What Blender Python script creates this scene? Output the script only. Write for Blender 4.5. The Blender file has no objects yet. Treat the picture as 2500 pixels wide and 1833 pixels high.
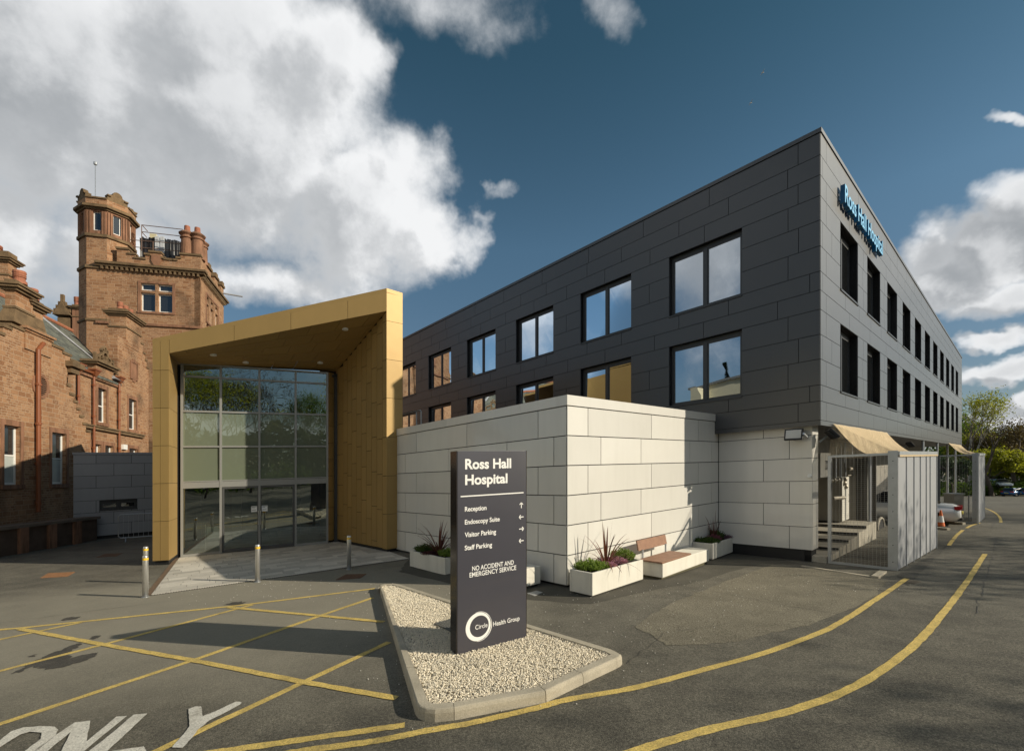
import bpy, math, random
import numpy as np
from mathutils import Vector, Matrix
from mathutils.geometry import tessellate_polygon
random.seed(7); RNG = np.random.default_rng(7)
C = bpy.context.scene.collection
sc = bpy.context.scene
# ------------------------------------------------------------------ camera
F, HC, CX, YH, GR = 1109.0, 2.5, 1250.0, 1154.6, 0.0358   # focal px, eye height, centre, horizon row, cross fall of the site
cam = bpy.data.cameras.new('camera'); camo = bpy.data.objects.new('camera', cam); C.objects.link(camo)
camo.location = (0, 0, HC); camo.rotation_euler = (math.pi/2, 0, 0)
cam.sensor_width = 36; cam.lens = 36*F/2500; cam.shift_y = (YH-916.5)/2500
cam.clip_start = 0.05; cam.clip_end = 3000
sc.camera = camo
sc.view_settings.view_transform = 'Standard'; sc.view_settings.look = 'None'
sc.view_settings.exposure = 0.0; sc.view_settings.gamma = 1
sc.cycles.max_bounces = 8; sc.cycles.transparent_max_bounces = 16
# ------------------------------------------------------------------ sun
SUN = Vector((0.970*0.8957, -0.241*0.8957, 0.4446)).normalized()
sl = bpy.data.lights.new('sun', 'SUN'); sl.energy = 4.9; sl.angle = math.radians(0.5); sl.color = (1.0, 0.90, 0.72)
so = bpy.data.objects.new('sun', sl); C.objects.link(so)
so.rotation_euler = SUN.to_track_quat('Z', 'Y').to_euler(); so.location = (30, -8, 30)
# ------------------------------------------------------------------ node helpers
class NT:
    def __init__(s, tree): s.t = tree; s.n = tree.nodes; s.l = tree.links
    def node(s, typ, **kw):
        n = s.n.new(typ)
        for k, v in kw.items(): setattr(n, k, v)
        return n
    def put(s, inp, v):
        if v is None: return
        if isinstance(v, bpy.types.NodeSocket): s.l.new(v, inp)
        elif isinstance(v, (tuple, list)) and inp.type == 'RGBA' and len(v) == 3: inp.default_value = (*v, 1)
        else: inp.default_value = v
    def m(s, op, a, b=None, c=None, clamp=False):
        n = s.node('ShaderNodeMath', operation=op, use_clamp=clamp)
        for i, v in enumerate((a, b, c)): s.put(n.inputs[i], v)
        return n.outputs[0]
    def vm(s, op, a, b=None, out=0):
        n = s.node('ShaderNodeVectorMath', operation=op)
        s.put(n.inputs[0], a); s.put(n.inputs[1], b)
        return n.outputs[out]
    def scale(s, a, k):
        n = s.node('ShaderNodeVectorMath', operation='SCALE'); s.put(n.inputs[0], a); s.put(n.inputs[3], k); return n.outputs[0]
    def mix(s, f, a, b, blend='MIX'):
        n = s.node('ShaderNodeMix', data_type='RGBA', blend_type=blend)
        s.put(n.inputs[0], f); s.put(n.inputs[6], a); s.put(n.inputs[7], b)
        return n.outputs[2]
    def noise(s, vec, scale, detail=4, rough=.55, dist=0, out=0):
        n = s.node('ShaderNodeTexNoise'); s.put(n.inputs['Vector'], vec)
        n.inputs['Scale'].default_value = scale; n.inputs['Detail'].default_value = detail
        n.inputs['Roughness'].default_value = rough; n.inputs['Distortion'].default_value = dist
        return n.outputs[out]
    def ramp(s, v, lo, hi, a=0., b=1., smooth=True):
        n = s.node('ShaderNodeMapRange', interpolation_type='SMOOTHSTEP' if smooth else 'LINEAR')
        for i, x in enumerate((v, lo, hi, a, b)): s.put(n.inputs[i], x)
        return n.outputs[0]
    def comb(s, x, y, z):
        n = s.node('ShaderNodeCombineXYZ'); s.put(n.inputs[0], x); s.put(n.inputs[1], y); s.put(n.inputs[2], z); return n.outputs[0]
    def sep(s, v):
        n = s.node('ShaderNodeSeparateXYZ'); s.put(n.inputs[0], v); return n.outputs
# ------------------------------------------------------------------ world: physical sky with clouds
w = bpy.data.worlds.new('World'); sc.world = w; w.use_nodes = True
k = NT(w.node_tree); k.n.clear()
wo = k.node('ShaderNodeOutputWorld'); bg = k.node('ShaderNodeBackground'); k.l.new(bg.outputs[0], wo.inputs[0])
sky = k.node('ShaderNodeTexSky', sky_type='NISHITA', sun_disc=False)
sky.sun_elevation = math.radians(26.4); sky.sun_rotation = math.atan2(SUN.x, SUN.y)
sky.altitude = 50; sky.air_density = 1.0; sky.dust_density = 0.6; sky.ozone_density = 2.5
dirv = k.node('ShaderNodeTexCoord').outputs['Generated']
dn = k.vm('NORMALIZE', dirv)
def P2(px, py): return ((px-CX)/F, (YH-py)/F)
BL = [  # cloud banks as seen from the site: azimuth / height tangents with radii
 (150,150,520,430,1.0),(560,60,330,250,1.0),(520,330,470,330,1.0),(800,170,170,230,.9),(900,520,260,210,1.0),(1080,560,130,120,.8),(-150,600,330,260,.9),
 (330,620,290,160,.7),(700,690,300,90,.7),(1080,-20,260,85,.22),(1240,60,100,40,.1),(1500,5,60,52,.12),(200,900,300,60,.5),(120,720,140,90,.5),(1230,450,60,34,-.1),
 (2600,560,190,110,1.0),(2460,630,150,80,.95),(2330,680,140,60,.9),(2210,665,90,40,.7),(2480,730,180,50,.8),(2440,890,150,34,.9),(2400,1010,280,34,.9),(2520,970,180,34,.9),(2430,820,120,26,.8),(2300,620,120,70,.55),(2480,325,50,14,.4),
 (1900,1060,500,30,.5),(300,1060,600,60,.6)]
def dens(vec):
    x, y, z = k.sep(vec)[:3]
    ay = k.m('MAXIMUM', k.m('ABSOLUTE', y), 0.02)
    wv = k.noise(vec, 3.2, 6, .58, 0, 1)
    wx, wy, _ = k.sep(wv)[:3]
    X = k.m('ADD', k.m('DIVIDE', x, ay), k.m('MULTIPLY', k.m('SUBTRACT', wx, .5), .42))
    Z = k.m('ADD', k.m('DIVIDE', z, ay), k.m('MULTIPLY', k.m('SUBTRACT', wy, .5), .36))
    acc = None
    for (px, py, rx, ry, amp) in BL:
        cx, cz = P2(px, py)
        a = k.m('MULTIPLY', k.m('SUBTRACT', X, cx), F/rx); b = k.m('MULTIPLY', k.m('SUBTRACT', Z, cz), F/ry)
        r = k.m('ADD', k.m('MULTIPLY', a, a), k.m('MULTIPLY', b, b))
        v = k.m('SUBTRACT', k.m('MULTIPLY', k.m('SUBTRACT', 1.0, r), .5), .42) if amp < 0 else k.m('MULTIPLY', k.m('SUBTRACT', 1.0, r), amp)
        acc = v if acc is None else k.m('SMOOTH_MAX', acc, v, .15)
    # broken cloud to the sides and behind
    side = k.noise(vec, 1.7, 3, .5)
    far = k.ramp(k.m('ABSOLUTE', k.m('DIVIDE', x, ay)), 1.3, 2.0)
    back = k.ramp(y, 0.1, -0.1)
    sv = k.m('ADD', k.m('MULTIPLY', k.m('SUBTRACT', side, .5), 5.0), k.ramp(k.m('MULTIPLY', x, -1.0), .5, .9, 0., .25))
    acc = k.m('MAXIMUM', acc, k.m('SUBTRACT', sv, k.m('MULTIPLY', k.m('SUBTRACT', 1.0, k.m('MAXIMUM', far, back)), 6.0)))
    f1 = k.noise(vec, 5.5, 9, .60)
    f2 = k.noise(vec, 17.0, 5, .6)
    n = k.m('ADD', k.m('MULTIPLY', k.m('SUBTRACT', f1, .5), 1.9), k.m('MULTIPLY', k.m('SUBTRACT', f2, .5), .45))
    return k.m('ADD', k.m('MAXIMUM', k.m('MULTIPLY', acc, 1.5), -1.6), n)
d0 = dens(dn)
d1 = dens(k.vm('NORMALIZE', k.vm('ADD', dn, (0.055, -0.01, 0.030))))
mask = k.ramp(d0, -0.18, 0.95)
edge = k.ramp(k.m('SUBTRACT', d0, d1), -0.25, 0.55)
thick = k.ramp(d0, 0.2, 1.9)
soft = k.noise(dn, 2.0, 4, .5)
lum = k.m('ADD', k.m('MULTIPLY', edge, .55), k.m('MULTIPLY', k.m('SUBTRACT', 1.0, thick), .42))
lum = k.m('ADD', lum, k.m('MULTIPLY', k.m('SUBTRACT', soft, .5), .72))
lum = k.m('ADD', lum, .14, clamp=True)
ccol = k.mix(lum, (.235, .26, .285), (.90, .91, .92))
cr = k.node('ShaderNodeValToRGB'); el = cr.color_ramp.elements
el[0].position = .12; el[0].color = (.70, .70, .67, 1); el[1].position = 1.0; el[1].color = (.38, .62, .58, 1)
for p_, c_ in ((.30, (.82, .90, .84)), (.44, (.86, 1.04, .94)), (.68, (.50, .78, .68))):
    e_ = el.new(p_); e_.color = (*c_, 1)
k.l.new(k.sep(dn)[2], cr.inputs[0])
tint = k.mix(1.0, k.scale(sky.outputs[0], .085), cr.outputs[0], 'MULTIPLY')
col = k.mix(mask, tint, ccol)
k.l.new(col, bg.inputs[0]); bg.inputs[1].default_value = 1.0
# ------------------------------------------------------------------ materials
MATS = {}
def wallvec(k):
    """coordinates that run along any upright wall: (distance along it, height above the sloping site)"""
    g = k.node('ShaderNodeNewGeometry')
    tan = k.vm('NORMALIZE', k.vm('CROSS_PRODUCT', g.outputs['True Normal'], (0, 0, 1)))
    s_ = k.vm('DOT_PRODUCT', g.outputs['Position'], tan, out=1)
    x, y, z = k.sep(g.outputs['Position'])[:3]
    return k.comb(s_, k.m('SUBTRACT', z, k.m('MULTIPLY', x, GR)), 0.0)
def mat(name, col, rough=.6, metal=0, var=.12, vs=3., fine=0., fs=60., bump=0., bs=40., island=0., spec=.5, rvar=.0, coat=0., streak=0., alpha=None, subs=0.):
    if name in MATS: return MATS[name]
    m = bpy.data.materials.new(name); m.use_nodes = True; k = NT(m.node_tree)
    b = k.n['Principled BSDF']; MATS[name] = m
    pos = k.node('ShaderNodeNewGeometry')
    P = pos.outputs['Position']
    c = col
    base = k.node('ShaderNodeRGB'); base.outputs[0].default_value = (*col, 1); c = base.outputs[0]
    if var:
        n = k.noise(P, vs, 5, .6)
        c = k.mix(1.0, c, k.mix(n, (1-var*1.6,)*3, (1+var*1.6,)*3), 'MULTIPLY')
    if fine:
        n = k.noise(P, fs, 3, .7)
        c = k.mix(1.0, c, k.mix(k.ramp(n, .3, .7), (1-fine,)*3, (1+fine,)*3), 'MULTIPLY')
    if streak:
        x, y, z = k.sep(P)[:3]
        n = k.noise(k.comb(k.m('MULTIPLY', x, 3.), k.m('MULTIPLY', y, 3.), k.m('MULTIPLY', z, .35)), 1.6, 5, .6)
        c = k.mix(1.0, c, k.mix(k.ramp(n, .4, .75), (1, 1, 1), (1-streak, 1-streak, 1-streak*1.1)), 'MULTIPLY')
    if island:
        c = k.mix(1.0, c, k.mix(pos.outputs['Random Per Island'], (1-island,)*3, (1+island,)*3), 'MULTIPLY')
    k.put(b.inputs['Base Color'], c)
    b.inputs['Metallic'].default_value = metal; b.inputs['Specular IOR Level'].default_value = spec
    if rvar: k.put(b.inputs['Roughness'], k.ramp(k.noise(P, 2.5, 5, .6), .3, .7, rough-rvar, rough+rvar))
    else: b.inputs['Roughness'].default_value = rough
    if coat: b.inputs['Coat Weight'].default_value = coat; b.inputs['Coat Roughness'].default_value = .08
    if bump:
        bn = k.node('ShaderNodeBump'); bn.inputs['Strength'].default_value = bump; bn.inputs['Distance'].default_value = .01
        k.put(bn.inputs['Height'], k.noise(P, bs, 4, .65)); k.l.new(bn.outputs[0], b.inputs['Normal'])
    if subs: b.inputs['Subsurface Weight'].default_value = 0
    return m
def panel_mat(name, col, rough, spec, coat=.0, metal=0., var=.04, wob=.03):
    m = mat(name, col, rough, metal, var=var, vs=1.2, island=.06, spec=spec, coat=coat, streak=.035, fine=.03, fs=140)
    k = NT(m.node_tree); b = k.n['Principled BSDF']
    g = k.node('ShaderNodeNewGeometry')
    off = k.scale(k.comb(g.outputs['Random Per Island'], k.m('MULTIPLY', g.outputs['Random Per Island'], 7.3), 0.), 20.)
    nz = k.noise(k.vm('ADD', g.outputs['Position'], off), .9, 2, .5)
    bn = k.node('ShaderNodeBump'); bn.inputs['Strength'].default_value = wob; bn.inputs['Distance'].default_value = .3
    k.put(bn.inputs['Height'], nz); k.l.new(bn.outputs[0], b.inputs['Normal'])
    if coat: k.l.new(bn.outputs[0], b.inputs['Coat Normal'])
    return m
def masonry(name, c1, c2, mortar, bw, bh, msz=.012, stain=.5):
    m = bpy.data.materials.new(name); m.use_nodes = True; k = NT(m.node_tree); b = k.n['Principled BSDF']; MATS[name] = m
    v = wallvec(k)
    g = k.node('ShaderNodeNewGeometry'); P = g.outputs['Position']
    wv = k.vm('ADD', v, k.scale(k.vm('SUBTRACT', k.noise(v, 1.3, 3, .5, 0, 1), (.5, .5, .5)), .05))
    def br(w_, h_, off, fr):
        n = k.node('ShaderNodeTexBrick', offset=off, offset_frequency=fr, squash=1.35, squash_frequency=3)
        k.put(n.inputs['Vector'], wv)
        k.put(n.inputs['Color1'], (0, 0, 0)); k.put(n.inputs['Color2'], (1, 1, 1)); k.put(n.inputs['Mortar'], (.5, .5, .5))
        n.inputs['Scale'].default_value = 1; n.inputs['Mortar Size'].default_value = msz; n.inputs['Mortar Smooth'].default_value = .25
        n.inputs['Brick Width'].default_value = w_; n.inputs['Row Height'].default_value = h_; n.inputs['Bias'].default_value = 0
        return n.outputs
    A = br(bw, bh, .42, 2); B = br(bw*.55, bh*.5, .5, 2)
    big = k.node('ShaderNodeTexVoronoi', feature='F1'); k.put(big.inputs['Vector'], k.vm('MULTIPLY', v, (1/(bw*1.7), 1/(bh*3.), 1))); big.inputs['Scale'].default_value = 1
    sel = k.ramp(k.sep(big.outputs['Color'])[0], .52, .54)
    fac = k.mix(sel, A[0], B[0]); mo = k.m('ADD', k.m('MULTIPLY', A[1], k.m('SUBTRACT', 1., sel)), k.m('MULTIPLY', B[1], sel))
    c = k.mix(fac, c1, c2)
    c = k.mix(1.0, c, k.mix(k.noise(v, 9, 5, .65), (.72,)*3, (1.25,)*3), 'MULTIPLY')
    c = k.mix(k.m('MULTIPLY', mo, .75), c, mortar)
    st = k.noise(P, .35, 6, .62)
    c = k.mix(k.ramp(st, .50, .72, 0, stain), c, (.055, .040, .028))
    c = k.mix(k.ramp(k.noise(P, .8, 7, .7), .62, .75, 0, .45), c, (.42, .34, .26))
    k.put(b.inputs['Base Color'], c); b.inputs['Roughness'].default_value = .9; b.inputs['Specular IOR Level'].default_value = .2
    bn = k.node('ShaderNodeBump'); bn.inputs['Strength'].default_value = .6; bn.inputs['Distance'].default_value = .02
    k.put(bn.inputs['Height'], k.m('SUBTRACT', k.noise(v, 22, 4, .7), k.m('MULTIPLY', mo, 1.2))); k.l.new(bn.outputs[0], b.inputs['Normal'])
    return m
def mirror_glass(name, dark, refl, tintc, wob=.0, rough=.0, trans=0.):
    m = bpy.data.materials.new(name); m.use_nodes = True; k = NT(m.node_tree); k.n.clear(); MATS[name] = m
    o = k.node('ShaderNodeOutputMaterial')
    fr = k.node('ShaderNodeLayerWeight'); fr.inputs['Blend'].default_value = .35
    gl = k.node('ShaderNodeBsdfGlossy'); k.put(gl.inputs['Color'], tintc); gl.inputs['Roughness'].default_value = rough
    if trans:
        dk = k.node('ShaderNodeBsdfTransparent'); k.put(dk.inputs[0], tuple(trans*x for x in (.86, .95, .86)))
    else:
        dk = k.node('ShaderNodeBsdfDiffuse'); k.put(dk.inputs[0], dark)
    if wob:
        g = k.node('ShaderNodeNewGeometry')
        bn = k.node('ShaderNodeBump'); bn.inputs['Strength'].default_value = wob; bn.inputs['Distance'].default_value = .3
        k.put(bn.inputs['Height'], k.noise(g.outputs['Position'], .55, 2, .5)); k.l.new(bn.outputs[0], gl.inputs['Normal'])
    mx = k.node('ShaderNodeMixShader')
    k.put(mx.inputs[0], k.m('ADD', refl, k.m('MULTIPLY', fr.outputs['Fresnel'], .8), clamp=True))
    k.l.new(dk.outputs[0], mx.inputs[1]); k.l.new(gl.outputs[0], mx.inputs[2]); k.l.new(mx.outputs[0], o.inputs[0])
    return m
# ------------------------------------------------------------------ geometry helpers (site coordinates; the whole site falls gently to the left)
U = np.array([1245., 1109.]); U /= np.linalg.norm(U); V = np.array([-U[1], U[0]])
C0 = np.array([1.18, 9.71]); D0 = np.array([8.313, 12.243])
A_ = np.array([-.309, .951]); B_ = np.array([.951, .309])
GU = [-400, 0, 7.3, 12, 20, 26, 32, 60, 110, 400]; GZ = [0, 0, -.27, -.35, -.42, -.65, -1.05, -2.6, -4.6, -9.]
def ground(x, y):
    return float(np.interp((x-C0[0])*U[0]+(y-C0[1])*U[1], GU, GZ))
def gp(px, py, h=0.):
    """point of the ground (plus h) that the photograph shows at px, py"""
    fy = py + GR*(px-CX) - YH; z = 0.
    for _ in range(30):
        Y = (HC-z)/fy*F; X = (px-CX)/F*Y; z = .5*z+.5*(ground(X, Y)+h)
    return np.array([X, Y])
def gpz(px, py, z):
    Y = (HC-z)/(py+GR*(px-CX)-YH)*F; return np.array([(px-CX)/F*Y, Y])
class Wall:
    """an upright plane: origin, direction, outward normal"""
    def __init__(s, o, d, n=None, off=0.):
        s.o = np.array(o, float); s.d = np.array(d, float)/np.linalg.norm(d)
        s.n = np.array(n if n is not None else (s.d[1], -s.d[0]), float); s.n /= np.linalg.norm(s.n)
        s.o = s.o + s.n*off
    def p(s, a, z, o=0.): q = s.o+s.d*a+s.n*o; return (q[0], q[1], z)
    def at(s, px): r = (px-CX)/F; return (r*s.o[1]-s.o[0])/(s.d[0]-r*s.d[1])
    def sz(s, px, py):
        a = s.at(px); q = s.o+s.d*a; return a, HC+(YH-(py+GR*(px-CX)))/F*q[1]
    def shift(s, off): return Wall(s.o+s.n*off, s.d, s.n)
class MB:
    def __init__(s): s.v = []; s.f = []
    def quad(s, *p):
        i = len(s.v); s.v += [tuple(q) for q in p]; s.f.append(tuple(range(i, i+len(p)))); return s
    def hexa(s, a, b):
        i = len(s.v); s.v += [tuple(q) for q in a]+[tuple(q) for q in b]; n = len(a)
        s.f.append(tuple(i+n-1-j for j in range(n))); s.f.append(tuple(i+n+j for j in range(n)))
        for j in range(n): s.f.append((i+j, i+(j+1) % n, i+n+(j+1) % n, i+n+j))
        return s
    def wbox(s, W, a0, a1, z0, z1, o0, o1):
        return s.hexa([W.p(a0, z0, o0), W.p(a1, z0, o0), W.p(a1, z0, o1), W.p(a0, z0, o1)], [W.p(a0, z1, o0), W.p(a1, z1, o0), W.p(a1, z1, o1), W.p(a0, z1, o1)])
    def box(s, x0, x1, y0, y1, z0, z1, rz=0, o=(0, 0, 0)):
        c, n = math.cos(rz), math.sin(rz)
        q = lambda x, y, z: (o[0]+x*c-y*n, o[1]+x*n+y*c, o[2]+z)
        return s.hexa([q(x0, y0, z0), q(x1, y0, z0), q(x1, y1, z0), q(x0, y1, z0)], [q(x0, y0, z1), q(x1, y0, z1), q(x1, y1, z1), q(x0, y1, z1)])
    def prism(s, poly, z0, z1):
        f0 = z0 if callable(z0) else (lambda x, y: z0); f1 = z1 if callable(z1) else (lambda x, y: z1)
        return s.hexa([(x, y, f0(x, y)) for x, y in poly], [(x, y, f1(x, y)) for x, y in poly])
    def tube(s, pts, r, n=8, cap=True, r2=None):
        pts = [Vector(p) for p in pts]; m = len(pts); i0 = len(s.v)
        rs = r if isinstance(r, (list, tuple)) else [r+(0 if r2 is None else (r2-r)*j/max(1, m-1)) for j in range(m)]
        t0 = (pts[1]-pts[0]).normalized(); up = Vector((0, 0, 1)) if abs(t0.z) < .9 else Vector((1, 0, 0))
        for j, p in enumerate(pts):
            t = (pts[min(j+1, m-1)]-pts[max(j-1, 0)]).normalized()
            x = t.cross(up).normalized(); y = t.cross(x); 
            for q in range(n):
                an = 2*math.pi*q/n; s.v.append(tuple(p+(x*math.cos(an)+y*math.sin(an))*rs[j]))
            if j:
                for q in range(n):
                    a = i0+(j-1)*n+q; b = i0+(j-1)*n+(q+1) % n; s.f.append((a, b, b+n, a+n))
        if cap:
            s.f.append(tuple(i0+n-1-q for q in range(n))); s.f.append(tuple(i0+(m-1)*n+q for q in range(n)))
        return s
    def lathe(s, prof, c=(0, 0, 0), n=16, cap=True, ph=0):
        i0 = len(s.v); m = len(prof)
        for r, z in prof:
            for q in range(n):
                an = 2*math.pi*q/n+ph; s.v.append((c[0]+r*math.cos(an), c[1]+r*math.sin(an), c[2]+z))
        for j in range(m-1):
            for q in range(n):
                a = i0+j*n+q; b = i0+j*n+(q+1) % n; s.f.append((a, b, b+n, a+n))
        if cap:
            s.f.append(tuple(i0+n-1-q for q in range(n))); s.f.append(tuple(i0+(m-1)*n+q for q in range(n)))
        return s
    def wallpoly(s, W, outline, holes=(), th=.3, reveal=.2):
        """wall with window holes cut through it; holes are (a0,a1,z0,z1)"""
        loops = [[(a, z) for a, z in outline]]+[[(a0, z0), (a0, z1), (a1, z1), (a1, z0)] for a0, a1, z0, z1 in holes]
        tris = tessellate_polygon([[Vector((a, z, 0)) for a, z in L] for L in loops])
        flat = [q for L in loops for q in L]; i = len(s.v)
        s.v += [W.p(a, z) for a, z in flat]; s.f += [tuple(i+j for j in t) for t in tris]
        for h, L in enumerate(loops):
            d = th if h == 0 else reveal
            for j in range(len(L)):
                (a, z), (a2, z2) = L[j], L[(j+1) % len(L)]
                s.quad(W.p(a, z), W.p(a2, z2), W.p(a2, z2, -d), W.p(a, z, -d))
        return s
ROOTLOC = {}
def grade(v): return (v[0], v[1], v[2]+GR*v[0])
def obj(name, mb, m, parent=None, local=False, smooth=False, label=None, bevel=0.):
    me = bpy.data.meshes.new(name)
    if local or (parent is not None and parent.get('_local')):
        vs = mb.v; loc = True
    else:
        o0 = ROOTLOC.get(parent.name, (0, 0, 0)) if parent is not None else (0, 0, 0)
        vs = [(x-o0[0], y-o0[1], z+GR*x-o0[2]) for x, y, z in mb.v]; loc = False
    me.from_pydata([tuple(map(float, q)) for q in vs], [], mb.f); me.update()
    ms = m if isinstance(m, (list, tuple)) else [m]
    for q in ms: me.materials.append(q)
    if smooth:
        for p in me.polygons: p.use_smooth = True
    o = bpy.data.objects.new(name, me); C.objects.link(o)
    if bevel:
        b = o.modifiers.new('bevel', 'BEVEL'); b.width = bevel; b.segments = 2; b.limit_method = 'ANGLE'
    if parent is not None:
        o.parent = parent
        if not loc: ROOTLOC[o.name] = ROOTLOC.get(parent.name, (0, 0, 0))
        if parent.get('_local'): o['_local'] = 1
    if label: o['label'] = label
    return o
def tag(o, label, cat, group=None, kind=None):
    if label: o['label'] = label
    if cat: o['category'] = cat
    if group: o['group'] = group
    if kind: o['kind'] = kind
    return o
def thing(name, label, cat, x, y, z=None, rz=0., group=None, local=True):
    """Empty at the thing's base. local: its parts are modelled about their own origin."""
    o = bpy.data.objects.new(name, None); C.objects.link(o); o.empty_display_size = .3
    if z is None: z = ground(x, y)
    o.location = (x, y, z+GR*x); o.rotation_euler = (0, 0, rz)
    tag(o, label, cat, group)
    if local: o['_local'] = 1
    ROOTLOC[o.name] = tuple(o.location)
    return o
def struct(name, mb, m, smooth=False): return tag(obj(name, mb, m, smooth=smooth), None, None, kind='structure')
def copy_tree(o, parent=None):
    c = o.copy(); C.objects.link(c); c.parent = parent
    for ch in list(o.children): copy_tree(ch, c)
    return c
def text_mesh(s, bold=0., ext=.002):
    cu = bpy.data.curves.new('t', 'FONT'); cu.body = s; cu.size = 1; cu.extrude = ext; cu.offset = bold; cu.resolution_u = 6
    o = bpy.data.objects.new('t', cu); C.objects.link(o)
    bpy.context.view_layer.update()
    me = bpy.data.meshes.new_from_object(o.evaluated_get(bpy.context.evaluated_depsgraph_get()))
    v = np.array([x.co[:] for x in me.vertices]); f = [tuple(p.vertices) for p in me.polygons]
    bpy.data.objects.remove(o); bpy.data.curves.remove(cu); bpy.data.meshes.remove(me)
    return v, f
def text_on(mb, W, s, a0, a1, z0, z1, o=0.004, bold=0., th=.003):
    """write s on wall W so that its outline fills a0..a1, z0..z1"""
    v, f = text_mesh(s, bold, 1.0)
    mn, mx = v.min(0), v.max(0); i = len(mb.v)
    for x, y, z in v:
        a = a0+(x-mn[0])/(mx[0]-mn[0])*(a1-a0); zz = z0+(y-mn[1])/(mx[1]-mn[1])*(z1-z0)
        mb.v.append(W.p(a, zz, o+(z-mn[2])/(mx[2]-mn[2])*th))
    mb.f += [tuple(i+j for j in q) for q in f]
    return mb
# ------------------------------------------------------------------ materials used
panel_dark = panel_mat('charcoal_panel', (.023, .025, .029), .54, .85, var=.04, coat=.5)
panel_dark.node_tree.nodes['Principled BSDF'].inputs['Coat Roughness'].default_value = .22
panel_dark2 = panel_dark
panel_white = panel_mat('pale_grey_panel', (.69, .672, .625), .30, .5, coat=.5, var=.03)
panel_gold = panel_mat('gold_panel', (.38, .25, .09), .50, .5, metal=.25, var=.05)
panel_annex = panel_mat('mid_grey_panel', (.30, .31, .33), .4, .5)
joint = mat('black_joint', (.008, .008, .009), .8, var=0)
plinth = mat('black_plinth', (.012, .012, .013), .55, var=.2)
frame_d = mat('charcoal_frame', (.045, .048, .052), .4, var=.03)
frame_g = mat('grey_aluminium_frame', (.30, .30, .285), .38, metal=.3, var=.03)
white_pt = mat('white_paint', (.78, .78, .75), .45, var=.04)
stone = masonry('red_sandstone', (.255, .128, .066), (.40, .228, .125), (.48, .36, .25), .44, .21, stain=.7)
stone2 = mat('dressed_sandstone', (.27, .135, .078), .85, var=.3, vs=1.5, fine=.12, bump=.4, bs=30, streak=.55)
stone_moss = mat('weathered_sandstone', (.16, .105, .055), .95, var=.55, vs=2.2, fine=.25, bump=.7, bs=18)
pot_m = mat('terracotta', (.33, .125, .07), .8, var=.3, vs=6)
pipe_m = mat('brown_iron', (.23, .075, .030), .38, var=.15)
lead = mat('lead', (.32, .33, .35), .5, var=.3)
slate = bpy.data.materials.new('slate'); slate.use_nodes = True
_k = NT(slate.node_tree); _b = _k.n['Principled BSDF']
_g = _k.node('ShaderNodeNewGeometry'); _t = _k.vm('NORMALIZE', _k.vm('CROSS_PRODUCT', _g.outputs['True Normal'], (0, 0, 1)))
_s = _k.vm('DOT_PRODUCT', _g.outputs['Position'], _t, out=1); _z = _k.sep(_g.outputs['Position'])[2]
_n = _k.node('ShaderNodeTexBrick', offset=.5); _k.put(_n.inputs['Vector'], _k.comb(_s, _z, 0.)); _k.put(_n.inputs['Color1'], (.075, .085, .075)); _k.put(_n.inputs['Color2'], (.155, .165, .14)); _k.put(_n.inputs['Mortar'], (.02, .022, .02))
_n.inputs['Scale'].default_value = 1; _n.inputs['Brick Width'].default_value = .26; _n.inputs['Row Height'].default_value = .13; _n.inputs['Mortar Size'].default_value = .012
_c = _k.mix(_k.ramp(_k.noise(_g.outputs['Position'], 1.2, 6, .7), .45, .7, 0, .6), _n.outputs[0], (.20, .21, .17))
_k.put(_b.inputs['Base Color'], _c); _b.inputs['Roughness'].default_value = .75
win_glass = mirror_glass('window_glass', (.012, .016, .02), .50, (.86, .93, 1.0), wob=.012)
win_dark = mirror_glass('dark_window_glass', (.010, .011, .012), .10, (.8, .85, .9))
lob_glass = mirror_glass('lobby_glass', (0, 0, 0), .27, (.85, .95, .92), wob=.035, trans=.80)
frost_glass = mirror_glass('frosted_glass', (.155, .178, .128), .10, (.85, .95, .9), wob=.03)
sash_glass = mirror_glass('sash_glass', (.02, .022, .024), .08, (.8, .85, .9), wob=.02)
steel = mat('brushed_steel', (.74, .73, .71), .34, metal=.85, var=.05, vs=8)
galv = mat('galvanised_steel', (.42, .44, .46), .42, metal=.65, var=.12, vs=5)
yellow_tape = mat('yellow_reflective_tape', (.85, .52, .03), .4, var=.05)
sign_m = mat('charcoal_sign', (.046, .045, .060), .30, var=.04, spec=1.0, coat=.5)
sign_side = mat('gloss_black_sign_edge', (.03, .026, .024), .12, var=.1)
sign_white = mat('white_lettering', (.86, .85, .82), .5, var=0)
letter_face = mat('pale_blue_letter_face', (.22, .58, .90), .4, var=0)
letter_side = mat('deep_blue_letter_side', (.008, .15, .34), .35, var=0)
concrete_w = mat('white_cast_concrete', (.72, .69, .61), .7, var=.06, vs=2.5, fine=.04, fs=90, bump=.1, bs=60, streak=.12)
concrete = mat('grey_concrete', (.36, .33, .27), .9, var=.25, vs=3, fine=.18, fs=70, bump=.4, bs=50, streak=.2)
kerb_m = mat('kerb_concrete', (.42, .375, .29), .9, var=.3, vs=2.0, fine=.16, fs=80, bump=.5, bs=60)
soil = mat('planter_soil', (.03, .02, .014), 1, var=.4, vs=20, bump=1, bs=60)
timber = mat('hardwood_slats', (.27, .145, .09), .55, var=.25, vs=7, fine=.12, fs=50)
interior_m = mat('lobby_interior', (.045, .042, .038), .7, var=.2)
blind_m = mat('green_grey_blind', (.40, .46, .33), .8, var=.10, vs=.8)
soffit_m = mat('soffit_grey', (.16, .16, .165), .7)
net_m = None
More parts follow.
